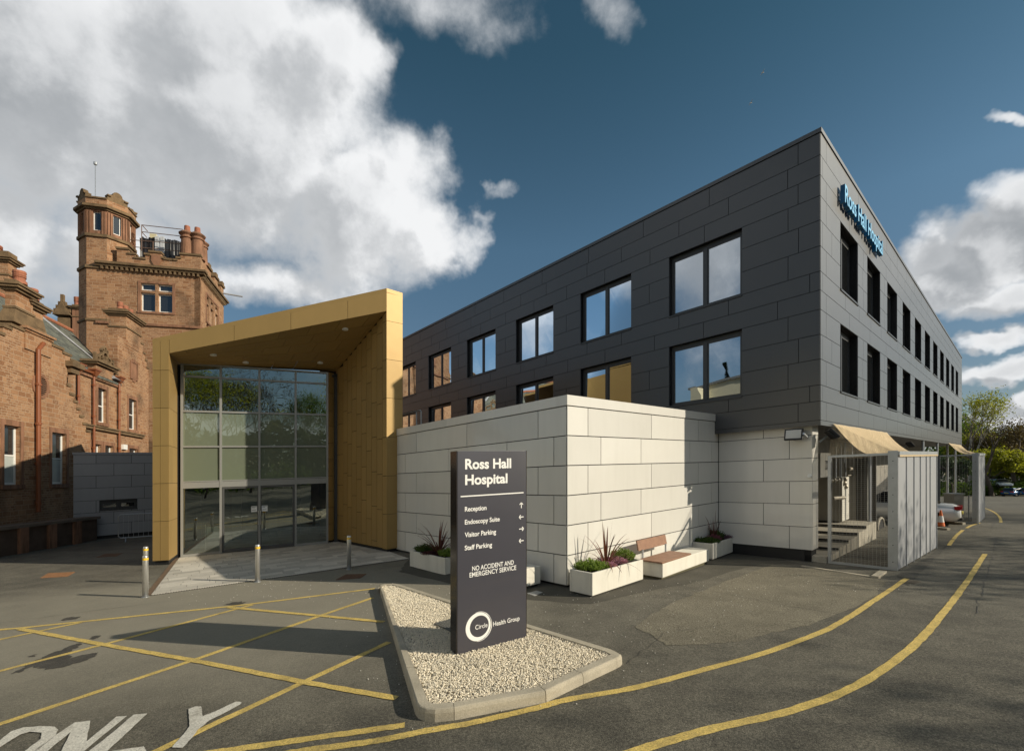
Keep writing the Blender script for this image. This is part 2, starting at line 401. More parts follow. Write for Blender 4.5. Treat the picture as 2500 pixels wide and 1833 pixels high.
# ================================================================== GROUND
asph = mat('asphalt', (.118, .109, .088), .85, var=.20, vs=.45, fine=.55, fs=85, bump=.9, bs=95, spec=.35)
_k = NT(asph.node_tree); _b = _k.n['Principled BSDF']; _P = _k.node('ShaderNodeNewGeometry').outputs['Position']
_src = _b.inputs['Base Color'].links[0].from_socket
_c = _k.mix(_k.ramp(_k.noise(_P, 75, 2, .8), .62, .70, 0, .55), _src, (.34, .31, .25))
_c = _k.mix(_k.ramp(_k.noise(_k.vm('ADD', _P, (7, 3, 0)), 60, 2, .8), .62, .70, 0, .6), _c, (.05, .046, .038))
_c = _k.mix(1.0, _c, _k.mix(_k.ramp(_k.noise(_P, 34, 4, .75), .32, .68), (.62, .62, .62), (1.38, 1.38, 1.36)), 'MULTIPLY')
_c = _k.mix(1.0, _c, _k.mix(_k.ramp(_k.noise(_P, 1.7, 6, .7), .3, .7), (.80, .80, .80), (1.2, 1.2, 1.18)), 'MULTIPLY')
_c = _k.mix(_k.ramp(_k.noise(_P, .9, 7, .72, .8), .60, .70, 0, .30), _c, (.035, .032, .028))
_c = _k.mix(_k.ramp(_k.noise(_k.vm('MULTIPLY', _P, (.12, .5, .5)), 1.0, 5, .6, .3), .45, .75, 0, .30), _c, (.27, .25, .195))
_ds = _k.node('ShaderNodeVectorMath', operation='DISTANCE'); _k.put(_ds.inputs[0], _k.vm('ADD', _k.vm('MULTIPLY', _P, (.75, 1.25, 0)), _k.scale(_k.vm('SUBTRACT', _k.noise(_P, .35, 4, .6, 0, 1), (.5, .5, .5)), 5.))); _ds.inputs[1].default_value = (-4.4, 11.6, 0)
_c = _k.mix(_k.ramp(_ds.outputs['Value'], 2.2, 7.0, .60, 0), _c, (.34, .315, .25))      # paler tone around a spot in front of the paving, fading outward
_k.put(_b.inputs['Base Color'], _c)
asph2 = mat('worn_asphalt', (.185, .167, .125), .9, var=.28, vs=1.3, fine=.6, fs=55, bump=1.0, bs=60, spec=.25)
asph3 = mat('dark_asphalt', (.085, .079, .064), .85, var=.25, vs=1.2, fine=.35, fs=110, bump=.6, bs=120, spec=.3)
mb = MB()
VE = [-400, -60, -20, -8, 0, 8, 20, 60, 400]; UE = [g for g in GU]
for i in range(len(UE)-1):
    for j in range(len(VE)-1):
        q = []
        for uu, vv in ((UE[i], VE[j]), (UE[i+1], VE[j]), (UE[i+1], VE[j+1]), (UE[i], VE[j+1])):
            p = C0+U*uu+V*vv; q.append((p[0], p[1], float(np.interp(uu, GU, GZ))))
        mb.quad(q[0], q[3], q[2], q[1])
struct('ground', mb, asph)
stain_pts = []
def subdiv(poly, n=6):
    out = []
    for i in range(len(poly)):
        a = np.array(poly[i], float); b = np.array(poly[(i+1) % len(poly)], float)
        for j in range(n): out.append(tuple(a+(b-a)*j/n))
    return out
def sheet(mb, poly, h, n=1):
    """a sheet h above the ground, polygon in site metres, cut into small pieces so that it follows the ground"""
    poly = subdiv(poly, n)
    def half(pl, u0, sg):
        out = []; sd = lambda p: sg*((p[0]-C0[0])*U[0]+(p[1]-C0[1])*U[1]-u0)
        for j in range(len(pl)):
            p, q = pl[j], pl[(j+1) % len(pl)]; a, b = sd(p), sd(q)
            if a >= 0: out.append(tuple(p))
            if (a > 0 and b < 0) or (a < 0 and b > 0): t = a/(a-b); out.append((p[0]+(q[0]-p[0])*t, p[1]+(q[1]-p[1])*t))
        return out
    for u0, u1 in zip(GU[:-1], GU[1:]):      # one piece per straight stretch of the ground
        pc = half(half(poly, u0, 1), u1, -1)
        if len(pc) < 3: continue
        tr = tessellate_polygon([[Vector((x, y, 0)) for x, y in pc]])
        i = len(mb.v); mb.v += [(x, y, ground(x, y)+h) for x, y in pc]
        for t in tr:
            a, b, c = [pc[j] for j in t]
            cr = (b[0]-a[0])*(c[1]-a[1])-(b[1]-a[1])*(c[0]-a[0])
            if abs(cr) < 1e-9: continue
            mb.f.append(tuple(i+j for j in (t if cr > 0 else t[::-1])))
    return mb
def wob(poly, amp, n):
    q = subdiv(poly, n); return [(x+random.uniform(-amp, amp), y+random.uniform(-amp, amp)) for x, y in q]
_p = [gp(*q) for q in ((1884, 1378), (2050, 1396), (2165, 1418), (2125, 1464), (1990, 1522), (1800, 1568), (1625, 1575), (1552, 1528), (1643, 1470), (1760, 1424))]
mb = MB(); q = wob(_p, .035, 9)
struct('worn_asphalt_patch', sheet(mb, q, .004), asph2)
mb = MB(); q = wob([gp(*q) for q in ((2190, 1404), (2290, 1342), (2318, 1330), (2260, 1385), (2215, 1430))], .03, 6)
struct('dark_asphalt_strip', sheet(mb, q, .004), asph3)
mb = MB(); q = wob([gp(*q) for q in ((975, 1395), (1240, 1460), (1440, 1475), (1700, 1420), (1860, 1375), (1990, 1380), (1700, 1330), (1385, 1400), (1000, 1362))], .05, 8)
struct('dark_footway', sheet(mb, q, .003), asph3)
# old oil stains and crack lines
stain_m = mat('oil_stained_asphalt', (.062, .057, .047), .7, var=.35, vs=6, fine=.5, fs=70, bump=.6, bs=90)
z5_ = lambda x, y: (x/2.253, 1350+y/2.253)
mb = MB()
for poly in ([(60, 660), (130, 630), (200, 590), (300, 545), (420, 500), (450, 492), (430, 515), (350, 560), (400, 575), (530, 545), (540, 560), (470, 590), (330, 630), (240, 640), (180, 625), (90, 660)],
             [(1240, 285), (1270, 270), (1330, 266), (1345, 272), (1310, 285)], [(330, 368), (380, 352), (440, 348), (430, 360), (370, 368)], [(495, 470), (520, 455), (555, 455), (530, 472)], [(150, 570), (195, 556), (200, 566)]):
    sheet(mb, wob([tuple(gp(*z5_(*p))) for p in poly], .035, 5), .005)
struct('oil_stains', mb, stain_m)
crack_m = mat('tar_filled_crack', (.045, .042, .036), .6, var=.2)
def jag(a, b, n, amp): a, b = np.array(a), np.array(b); return [a+(b-a)*i/n+RNG.normal(0, amp, 2)*(0 < i < n) for i in range(n+1)]
def ribbon(mb, pts, wd, h):
    i = len(mb.v); m = len(pts)
    for j in range(m):
        t = pts[min(j+1, m-1)]-pts[max(j-1, 0)]; t = t/np.linalg.norm(t); n_ = np.array([-t[1], t[0]])
        for sg in (1, -1): q = pts[j]+n_*sg*wd*random.uniform(.3, 1)/2; mb.v.append((q[0], q[1], ground(*q)+h))
        if j: k_ = i+2*j; mb.f.append((k_-2, k_-1, k_+1, k_))
mb = MB()
for a, b in (((2435, 1310), (2380, 1500)), ((2420, 1290), (2450, 1250)), ((0, 1520), (420, 1466)), ((1530, 1620), (1620, 1545)), ((1730, 1440), (1900, 1475)), ((1900, 1475), (2050, 1500)), ((1650, 1540), (1790, 1520))):
    pa_, pb_ = gp(*a), gp(*b); n_ = max(8, int(np.linalg.norm(pb_-pa_)/.18)); ribbon(mb, jag(pa_, pb_, n_, .018), .013, .0055)
struct('asphalt_cracks', mb, crack_m)
# ------------------------------------------------------------------ painted markings
yel = mat('yellow_road_paint', (.60, .44, .13), .8, var=.25, vs=4, fine=.35, fs=60, bump=.3, bs=80)
whi = mat('white_road_paint', (.58, .56, .50), .8, var=.15, vs=5, fine=.25, fs=60, bump=.3, bs=80)
for _m in (yel, whi):   # chips worn through the paint
    _k = NT(_m.node_tree); _b = _k.n['Principled BSDF']; _P = _k.node('ShaderNodeNewGeometry').outputs['Position']
    _s = _b.inputs['Base Color'].links[0].from_socket
    _c = _k.mix(_k.ramp(_k.noise(_P, 38, 5, .8), .60, .66), _s, (.06, .055, .045))
    _c = _k.mix(_k.ramp(_k.noise(_P, 3, 7, .75), .48, .72, 0, .5), _c, (.14, .12, .08))
    _k.put(_b.inputs['Base Color'], _c)
def stripe(mb, pts, wd, h=.006, step=.12):
    P = [np.array(p, float) for p in pts]
    # resample
    out = []
    for a, b in zip(P[:-1], P[1:]):
        L = np.linalg.norm(b-a); n = max(1, int(L/step))
        for j in range(n): out.append(a+(b-a)*j/n)
    out.append(P[-1]); m = len(out); i = len(mb.v)
    for j in range(m):
        t = out[min(j+1, m-1)]-out[max(j-1, 0)]; t = t/np.linalg.norm(t); n_ = np.array([-t[1], t[0]])
        for sg in (1, -1):
            q = out[j]+n_*sg*(wd/2+random.uniform(-.006, .006)); mb.v.append((q[0], q[1], ground(*q)+h))
        if j: k_ = i+2*j; mb.f.append((k_-2, k_-1, k_+1, k_))
    return mb
def curve(px, n=10):
    """smooth path through photo points lying on the ground"""
    P = [gp(*q) for q in px]; P = [2*P[0]-P[1]]+P+[2*P[-1]-P[-2]]; out = []
    for i in range(1, len(P)-2):
        for j in range(n):
            t = j/n; a, b, c, d = P[i-1:i+3]
            out.append(.5*((2*b)+(c-a)*t+(2*a-5*b+4*c-d)*t*t+(3*b-a-3*c+d)*t**3))
    out.append(P[-2]); return out
z5 = lambda x, y: (x/2.253, 1350+y/2.253)
def line5(*q): return [gp(*z5(*p)) for p in q]
mb = MB()
stripe(mb, line5((-300, 445), (100, 413), (1340, 285), (2062, 195)), .10)
stripe(mb, line5((-400, 560), (0, 475), (190, 435), (450, 380)), .10)
stripe(mb, line5((-500, 800), (0, 648), (560, 505), (1310, 305), (1390, 284)), .10)
stripe(mb, line5((-300, 1050), (0, 940), (1060, 590), (1760, 345), (2052, 245)), .10)
stripe(mb, line5((700, 1165), (1670, 710), (2140, 490)), .10)
struct('yellow_hatching_lines', mb, yel)
mb = MB()
stripe(mb, line5((110, 418), (560, 502), (1060, 590), (1670, 710), (2182, 800)), .10, h=.009)
stripe(mb, line5((1255, 299), (1760, 345), (2112, 379)), .10, h=.009)
struct('yellow_crossing_lines', mb, yel)
mb = MB()
stripe(mb, curve([(430, 1850), (550, 1833), (755, 1803), (890, 1784), (988, 1770)]), .10)
z7 = lambda x, y: (900+x/3.466, 1380+y/3.466)
stripe(mb, curve([(600, 1858), (735, 1834), z7(0, 1495), z7(300, 1440), z7(480, 1400), z7(860, 1335), z7(1400, 1212), z7(1700, 1132), z7(2253, 1035), (1709, 1637), (1886, 1587), (2030, 1531), (2152, 1454), (2214, 1412)]), .10)
stripe(mb, curve([(1400, 1886), (1554, 1833), (1731, 1781), (1942, 1731), (2108, 1664), (2230, 1576), (2319, 1476), (2375, 1398), (2405, 1352)]), .105)
z8 = lambda x, y: (2180+x/5.506, 1150+y/5.506)
stripe(mb, curve([z8(750, 1000), z8(805, 925)]), .10)
stripe(mb, curve([z8(815, 915), z8(860, 860), z8(940, 790)]), .10)
stripe(mb, curve([z8(990, 765), z8(1040, 735), z8(1105, 715), z8(1165, 695)]), .10)
stripe(mb, curve([z8(1450, 690), z8(1448, 650), z8(1420, 600), z8(1375, 560), z8(1300, 520), z8(1230, 495)]), .10)
struct('yellow_kerb_lines', mb, yel)
mb = MB()
def poly5(q):
    sheet(mb, wob([tuple(gp(*z5(*p))) for p in q], .004, 5), .012)
poly5([(1035, 862), (1070, 848), (1108, 846), (1116, 900), (1180, 875), (1300, 820), (1328, 822), (1322, 836), (1240, 880), (1150, 925), (1090, 975), (1055, 1020), (1005, 1075), (945, 1073), (1000, 1010), (1040, 960), (1042, 915)])
poly5([(735, 892), (812, 885), (690, 1000), (570, 1110), (620, 1092), (790, 1067), (805, 1090), (740, 1130), (440, 1190), (360, 1190), (560, 1040)])
poly5([(410, 935), (497, 925), (476, 1040), (640, 903), (697, 899), (440, 1110), (330, 1190), (250, 1190), (330, 1110), (390, 985), (240, 1110), (140, 1190), (60, 1190), (220, 1065)])
poly5([(-260, 1190), (-120, 1090), (0, 1033), (60, 985), (130, 962), (230, 955), (300, 958), (322, 976), (300, 1010), (240, 1062), (150, 1130), (60, 1200), (-10, 1240), (-40, 1225), (60, 1150), (140, 1090), (225, 1025), (228, 992), (170, 985), (110, 1002), (40, 1045), (-60, 1110), (-180, 1200)])
struct('only_road_lettering', mb, whi)
# ------------------------------------------------------------------ entrance paving
pave_m = mat('block_paving', (.50, .47, .41), .85, var=.1, vs=6, fine=.14, fs=70, island=.22, bump=.3, bs=60)
PA, PB, PW, PG = gp(369, 1453), gp(998, 1364), np.array([-6.4, 18.6]), np.array([-11.6, 15.9])
ed = (PB-PA)/np.linalg.norm(PB-PA); en = np.array([-ed[1], ed[0]])
def clip(poly, cp):
    for i in range(len(cp)):
        a, b = np.array(cp[i]), np.array(cp[(i+1) % len(cp)]); out = []
        sd = lambda p: (b[0]-a[0])*(p[1]-a[1])-(b[1]-a[1])*(p[0]-a[0])
        for j in range(len(poly)):
            p, q = poly[j], poly[(j+1) % len(poly)]; sp, sq = sd(p), sd(q)
            if sp >= 0: out.append(p)
            if (sp > 0) != (sq > 0) and sp != sq:
                t = sp/(sp-sq); out.append((p[0]+(q[0]-p[0])*t, p[1]+(q[1]-p[1])*t))
        poly = out
        if len(poly) < 3: return []
    return poly
cp = [PA, PB, PW, PG]
mb = MB(); sheet(mb, [tuple(q) for q in cp], .004); struct('paving_bed', mb, joint)
mb = MB(); r = 0; y = -.5
while y < 9:
    x = -1.0+(r % 3)*.17+random.uniform(-.03, .03)
    while x < 9:
        ln = random.choice((.42, .52, .60)); g = .004
        q = [PA+ed*(x+a)+en*(y+b) for a, b in ((g, g), (ln-g, g), (ln-g, .30-g), (g, .30-g))]
        # rows run a little off the front edge
        c = clip([tuple(t) for t in q], cp)
        if len(c) >= 3: mb.prism(c, .004, .016+random.uniform(-.001, .001))
        x += ln
    y += .30; r += 1
for i, (x, y_, z) in enumerate(mb.v): mb.v[i] = (x, y_, z+ground(x, y_))
struct('block_paving', mb, pave_m)
mb = MB()   # slotted drain along the left and front edge
rust_shade = mat('shaded_rusty_iron', (.13, .07, .04), .8, var=.3, vs=12, fine=.3, fs=50, bump=.5)  # rusty iron with shade put into the colour, for covers in shadow
rust = mat('rusty_iron', (.24, .12, .055), .8, var=.3, vs=12, fine=.3, fs=50, bump=.5)
gdark = mat('dark_slot_metal', (.05, .045, .04), .6, metal=.3)  # plain dark metal of the front drain bars
stripe(mb, [PA-ed*.07, PG-ed*.07], .12, h=.010)
t = tag(obj('drain_channel', mb, mat('brown_drain_grating', (.16, .105, .065), .7, fine=.35, fs=30)), 'brown slotted drain channel along the left edge of the pale paving', 'drain')
mb = MB(); L = np.linalg.norm(PB-PA); n = int(L/.05)
for i in range(n):
    q = PA+ed*(i*.05)-en*.045
    mb.hexa([(q[0]+ed[0]*a+en[0]*b, q[1]+ed[1]*a+en[1]*b, .004) for a, b in ((0, 0), (.028, 0), (.028, .06), (0, .06))], [(q[0]+ed[0]*a+en[0]*b, q[1]+ed[1]*a+en[1]*b, .012) for a, b in ((0, 0), (.028, 0), (.028, .06), (0, .06))])
tag(obj('drain_channel', mb, gdark), 'dark slotted drain channel along the front edge of the pale paving', 'drain')
# manhole covers and gratings
def cover(name, label, quadpx, m, h=.008, bars=0, cat='manhole cover', hh=0.):
    P = [gp(*q, hh) for q in quadpx]; mb = MB()
    mb.hexa([(p[0], p[1], ground(*p)+hh+.001) for p in P], [(p[0], p[1], ground(*p)+hh+h) for p in P])
    if bars:
        for i in range(bars):
            for (A, B, Cq, Dq) in ((P[0], P[1], P[3], P[2]), (P[0], P[3], P[1], P[2])):
                f = (i+.5)/bars; a = A+(B-A)*f; b = Cq+(Dq-Cq)*f
                mb.tube([(a[0], a[1], ground(*a)+hh+h), (b[0], b[1], ground(*b)+hh+h)], .008, 4)
    return tag(obj(name, mb, m), label, cat)
cover('manhole_cover', 'rust orange manhole cover in the sunlit asphalt left of the entrance', [(98, 1411), (165, 1407), (184, 1396), (118, 1399)], rust, bars=9)
cover('manhole_cover', 'rusty manhole cover with shade put into its colour just beyond the yellow hatching', [(818, 1416), (880, 1411), (895, 1401), (845, 1402)], rust_shade, bars=7)
cover('manhole_cover', 'small rusty manhole cover half in the shadow by the gold column', [(235, 1361), (285, 1357), (300, 1350), (255, 1352)], rust_shade, bars=6)
cover('inspection_cover', 'pale grey inspection cover beside the white block behind the sign', [(1287, 1448), (1305, 1455), (1325, 1446), (1309, 1442)], mat('pale_cover', (.33, .33, .32), .6, fine=.2))
cover('drain_grate', 'iron road gully grate at the end of the yellow line by the fence', [z8(160, 1500), z8(290, 1515), z8(375, 1485), z8(250, 1462)], mat('dark_iron', (.09, .075, .055), .7, metal=.3, fine=.3), bars=7, cat='drain')
# ------------------------------------------------------------------ kerbed island with gravel
isl = [z7(88, 205), z7(395, 1262), z7(420, 1295), z7(475, 1318), z7(560, 1326), z7(722, 1310), z7(1503, 1158), z7(1818, 1004), z7(2105, 868), z7(2135, 850), z7(2147, 832)]
out = [tuple(gp(*q)) for q in isl]
top = [z7(2112, 728), z7(2062, 703), z7(1345, 487), z7(700, 290), z7(300, 165), z7(230, 149), z7(130, 152), z7(100, 163)]
out += [tuple(gp(*q, .125)) for q in top]
out = [np.array(q) for q in out]
def inset(poly, d):
    n = len(poly); r = []
    for i in range(n):
        a, b, c = poly[i-1], poly[i], poly[(i+1) % n]
        t1 = (b-a)/np.linalg.norm(b-a); t2 = (c-b)/np.linalg.norm(c-b)
        n1 = np.array([-t1[1], t1[0]]); n2 = np.array([-t2[1], t2[0]]); m_ = n1+n2; m_ /= np.linalg.norm(m_)
        r.append(b+m_*d/max(.5, float(m_@n1)))
    return r
inn = inset(out, .13)
kb = thing('traffic_island_kerb', 'weathered concrete kerb round the three sided gravel bed under the sign', 'kerb', *out[5], z=0, local=False)
n = len(out); groups = [[0], [1, 2, 3, 4], [5], [6], [7], [8, 9, 10, 11], [12], [13], [14, 15, 16, 17, 18]]
for g in groups:
    # long runs are cut into stones
    pts_o = [out[i] for i in g]+[out[(g[-1]+1) % n]]; pts_i = [inn[i] for i in g]+[inn[(g[-1]+1) % n]]
    if len(g) == 1:
        L = np.linalg.norm(pts_o[1]-pts_o[0]); m_ = max(1, round(L/.95))
        segs = [([pts_o[0]+(pts_o[1]-pts_o[0])*(j+e)/m_ for e in (.006, .994)], [pts_i[0]+(pts_i[1]-pts_i[0])*(j+e)/m_ for e in (.006, .994)]) for j in range(m_)]
    else: segs = [(pts_o, pts_i)]
    for so_, si_ in segs:
        mb = MB(); i0 = 0; ls = []
        for a, b in zip(so_, si_):
            d = b-a; z = ground(*a)
            ls.append([(a[0], a[1], z-.03), (a[0]+d[0]*.04, a[1]+d[1]*.04, z+.085), (a[0]+d[0]*.13, a[1]+d[1]*.13, z+.118), (a[0]+d[0]*.22, a[1]+d[1]*.22, z+.125), (b[0], b[1], z+.125), (b[0], b[1], z-.03)])
        for l in ls: mb.v += l
        for j in range(len(ls)-1):
            for q in range(5): mb.f.append((j*6+q, (j+1)*6+q, (j+1)*6+q+1, j*6+q+1))
        mb.f.append(tuple(range(6))); mb.f.append(tuple((len(ls)-1)*6+q for q in range(5, -1, -1)))
        mb.f = [f[::-1] for f in mb.f]
        obj('kerb_stone', mb, kerb_m, kb)
mb = MB(); sheet(mb, [tuple(q) for q in inset(out, .125)], .075); struct('island_bed', mb, mat('gravel_bed', (.26, .23, .17), .95, fine=.5, fs=60))
grav_m = mat('gravel_chips', (.84, .76, .61), .8, var=.06, island=.16)
def inside(x, y, poly):
    P = np.array(poly); c = np.zeros(len(x), bool); j = len(P)-1
    for i in range(len(P)):
        xi, yi = P[i]; xj, yj = P[j]
        cond = ((yi > y) != (yj > y)); xx = (xj-xi)*(y-yi)/(yj-yi+1e-12)+xi
        c ^= cond & (x < xx); j = i
    return c
def pebbles(name, N, poly, size, z0, zr, m, label, kind='stuff'):
    P = np.array(poly); mn, mx = P.min(0), P.max(0)
    x = RNG.uniform(mn[0], mx[0], N*2); y = RNG.uniform(mn[1], mx[1], N*2); k_ = inside(x, y, poly); x, y = x[k_][:N], y[k_][:N]; N = len(x)
    base = np.array([(1, 0, 0), (0, 1, 0), (-1, 0, 0), (0, -1, 0), (0, 0, 1), (0, 0, -1)], float)
    sc_ = RNG.uniform(.6, 1.25, (N, 1, 3))*size*RNG.uniform(.6, 1.2, (N, 1, 1)); v = (base[None]+RNG.normal(0, .14, (N, 6, 3)))*sc_
    a, b, c = RNG.uniform(0, 6.28, (3, N))
    def rot(v, an, i, j):
        ca, sa = np.cos(an)[:, None], np.sin(an)[:, None]; o = v.copy(); o[..., i] = v[..., i]*ca-v[..., j]*sa; o[..., j] = v[..., i]*sa+v[..., j]*ca; return o
    v = rot(rot(rot(v, a, 0, 1), b, 1, 2), c, 0, 2)
    g = np.array([ground(xx, yy) for xx, yy in zip(x, y)])
    v[..., 0] += x[:, None]; v[..., 1] += y[:, None]; v[..., 2] += (g+z0+RNG.uniform(0, zr, N))[:, None]+GR*v[..., 0]
    fb = np.array([(0, 1, 4), (1, 2, 4), (2, 3, 4), (3, 0, 4), (1, 0, 5), (2, 1, 5), (3, 2, 5), (0, 3, 5)])
    f = (fb[None]+np.arange(N)[:, None, None]*6).reshape(-1, 3)
    me = bpy.data.meshes.new(name); me.vertices.add(N*6); me.vertices.foreach_set('co', v.astype(np.float32).ravel())
    me.loops.add(len(f)*3); me.loops.foreach_set('vertex_index', f.astype(np.int32).ravel())
    me.polygons.add(len(f)); me.polygons.foreach_set('loop_start', np.arange(0, len(f)*3, 3, dtype=np.int32)); me.update(calc_edges=True); me.validate()
    me.materials.append(m); o = bpy.data.objects.new(name, me); C.objects.link(o)
    tag(o, label, 'gravel', kind=kind); return o
pebbles('gravel', 78000, inset(out, .135), .0108, .078, .035, grav_m, 'cream gravel chips filling the kerbed island')
ring = [tuple(gp(*q)) for q in ((820, 1560), (1000, 1800), (1500, 1720), (1800, 1500), (2200, 1440), (1900, 1390), (1500, 1440), (1200, 1450), (950, 1420), (380, 1400), (420, 1480), (760, 1460))]
pebbles('stray_chips', 900, ring, .009, .006, .004, mat('stray_chip', (.6, .58, .52), .8, var=0, island=.2), 'stray white stone chips scattered over the asphalt')
cover('drain_grate', 'grey mesh cover lying in the cream gravel behind the sign', [z7(552, 492), z7(700, 565), z7(900, 500), z7(745, 440)], mat('grey_mesh_cover', (.13, .13, .12), .6, metal=.4, fine=.3, fs=40), bars=12, cat='drain', hh=.118)
# ================================================================== ENTRANCE SIGN
SW = Wall((-.738, 6.05), (.850, .526)); SG = 0.0
sr = thing('entrance_sign', 'tall charcoal hospital direction sign standing in the gravel island', 'sign', -.738, 6.05, local=False)
obj('panel', MB().wbox(SW, .012, 1.111, .10, 2.819, -.185, 0), sign_m, sr, bevel=.004)
for a0, a1 in ((0, .0115), (1.1115, 1.123)): obj('side_trim', MB().wbox(SW, a0, a1, .10, 2.822, -.20, -.004), sign_side, sr)
mb = MB()
for a in (.12, .95): mb.wbox(SW, a, a+.06, 0, .10, -.13, -.07)
obj('mounting_foot', mb, galv, sr)
def sign_text(s, a0, a1, z0, z1, bold=.0):
    obj('lettering', text_on(MB(), SW, s, a0, a1, z0, z1, o=.001, bold=bold, th=.003), sign_white, sr)
sign_text('Ross Hall', .124, .852, 2.571, 2.713, .030)
sign_text('Hospital', .124, .790, 2.318, 2.500, .030)
obj('dividing_line', MB().wbox(SW, .058, 1.064, 2.203, 2.219, .001, .004), sign_white, sr)
sign_text('Reception', .120, .451, 1.984, 2.069, .018)
sign_text('Endoscopy Suite', .120, .661, 1.811, 1.895, .018)
sign_text('Visitor Parking', .119, .603, 1.637, 1.724, .018)
sign_text('Staff Parking', .118, .539, 1.464, 1.549, .018)
sign_text('NO ACCIDENT AND', .230, .895, 1.190, 1.255, .010)
sign_text('EMERGENCY SERVICE', .190, .937, 1.108, 1.174, .010)
sign_text('Circle', .278, .467, .384, .446, .0)
sign_text('Health Group', .557, .994, .352, .436, .006)
def arrow(a, z, dx, dz):
    mb = MB(); L = .039; w_ = .0065; n_ = np.array([-dz, dx])
    def bar(p, q):
        t = (np.array(q)-np.array(p)); t = t/np.linalg.norm(t); m_ = np.array([-t[1], t[0]])*w_
        pts = [np.array(p)-m_, np.array(q)-m_, np.array(q)+m_, np.array(p)+m_]
        mb.hexa([SW.p(a+x, z+y, .0012) for x, y in pts], [SW.p(a+x, z+y, .0036) for x, y in pts])
    d = np.array([dx, dz]); bar(-d*L, d*(L-.006)); tip = d*L
    bar(tip, tip-d*.027+n_*.029); bar(tip, tip-d*.027-n_*.029)
    obj('arrow', mb, sign_white, sr)
arrow(1.025, 2.028, 0, 1); arrow(1.026, 1.860, -1, 0); arrow(1.026, 1.688, 1, 0); arrow(1.026, 1.516, -1, 0)
mb = MB()   # brush ring: two eccentric circles
def ringm(c1, r1, c2, r2, a_lo=0, a_hi=360, n=72, o=.001):
    for i in range(n):
        q = []
        for an in (a_lo+(a_hi-a_lo)*i/n, a_lo+(a_hi-a_lo)*(i+1)/n):
            an = math.radians(an); q.append([(c1[0]+r1*math.cos(an), c1[1]+r1*math.sin(an)), (c2[0]+r2*math.cos(an), c2[1]+r2*math.sin(an))])
        pts = [q[0][0], q[1][0], q[1][1], q[0][1]]
        mb.hexa([SW.p(*p, o) for p in pts[::-1]], [SW.p(*p, o+.003) for p in pts[::-1]])
ringm((.325, .417), .193, (.340, .420), .146)
ringm((.333, .419), .200, (.331, .418), .1965, -60, 105)
ringm((.339, .411), .198, (.336, .412), .1945, -100, 60)
obj('ring_logo', mb, sign_white, sr)
# ================================================================== CLADDING HELPERS
def cut(rects, hole):
    a, b, c, d = hole; out = []
    for (x0, x1, z0, z1) in rects:
        if b <= x0 or a >= x1 or d <= z0 or c >= z1: out.append((x0, x1, z0, z1)); continue
        if x0 < a: out.append((x0, a, z0, z1))
        if x1 > b: out.append((b, x1, z0, z1))
        m0, m1 = max(x0, a), min(x1, b)
        if z0 < c: out.append((m0, m1, z0, c))
        if z1 > d: out.append((m0, m1, d, z1))
    return out
def clad(mb, W, a0, a1, rows, seams, holes=(), gap=.0075, th=.018):
    for i in range(len(rows)-1):
        xs = sorted(set([a0]+[s_ for s_ in seams[i % len(seams)] if a0+.02 < s_ < a1-.02]+[a1]))
        for x0, x1 in zip(xs[:-1], xs[1:]):
            rs = [(x0, x1, rows[i], rows[i+1])]
            for h in holes: rs = cut(rs, h)
            for (p, q, r_, t_) in rs:
                if q-p < .04 or t_-r_ < .04: continue
                mb.wbox(W, p+gap, q-gap, r_+gap, t_-gap, -th, 0)
    return mb
def window2(W, a0, a1, z0, z1, parent, glass, fm, depth=.17, mull=True, open_=(), sill=True):
    """aluminium window set back in the cladding: frame, two panes, sill and reveal"""
    fw = .07; mb = MB(); d0, d1 = -depth-.07, -depth
    mb.wbox(W, a0, a0+fw, z0, z1, d0, d1); mb.wbox(W, a1-fw, a1, z0, z1, d0, d1)
    mb.wbox(W, a0+fw, a1-fw, z1-fw*1.7, z1, d0, d1); mb.wbox(W, a0+fw, a1-fw, z0, z0+fw, d0, d1)
    am = (a0+a1)/2; mb.wbox(W, am-.05, am+.05, z0+fw, z1-fw*1.7, d0, d1+.01)
    f = obj('window', mb, fm, parent)
    mb = MB()
    for b0, b1 in ((a0+fw, am-.05), (am+.05, a1-fw)):
        for (p, q, r_, t_) in ((b0, b0+.045, z0+fw, z1-fw*1.7), (b1-.045, b1, z0+fw, z1-fw*1.7), (b0+.045, b1-.045, z0+fw, z0+fw+.045), (b0+.045, b1-.045, z1-fw*1.7-.045, z1-fw*1.7)):
            mb.wbox(W, p, q, r_, t_, d0+.01, d1-.012)
    obj('sash', mb, fm, f)
    for j, (b0, b1) in enumerate(((a0+fw+.045, am-.095), (am+.095, a1-fw-.045))):
        t_ = random.uniform(-.004, .004); mb = MB(); zz0, zz1 = z0+fw+.045, z1-fw*1.7-.045
        op = .12 if j in open_ else 0
        mb.quad(W.p(b0, zz0, d1-.03+t_), W.p(b1, zz0, d1-.03), W.p(b1, zz1, d1-.03+t_-op*.3), W.p(b0, zz1, d1-.03-op*.3))
        obj('pane', mb, glass, f)
    mb = MB(); rv = .02
    mb.wbox(W, a0-rv, a0, z0, z1, -depth-.08, -.019); mb.wbox(W, a1, a1+rv, z0, z1, -depth-.08, -.019); mb.wbox(W, a0-rv, a1+rv, z1, z1+rv, -depth-.08, -.019)
    obj('reveal', mb, fm, f)
    if sill:
        mb = MB().wbox(W, a0-.01, a1+.01, z0-.045, z0+.008, -depth-.06, .03); obj('sill', mb, fm, f)
    return f
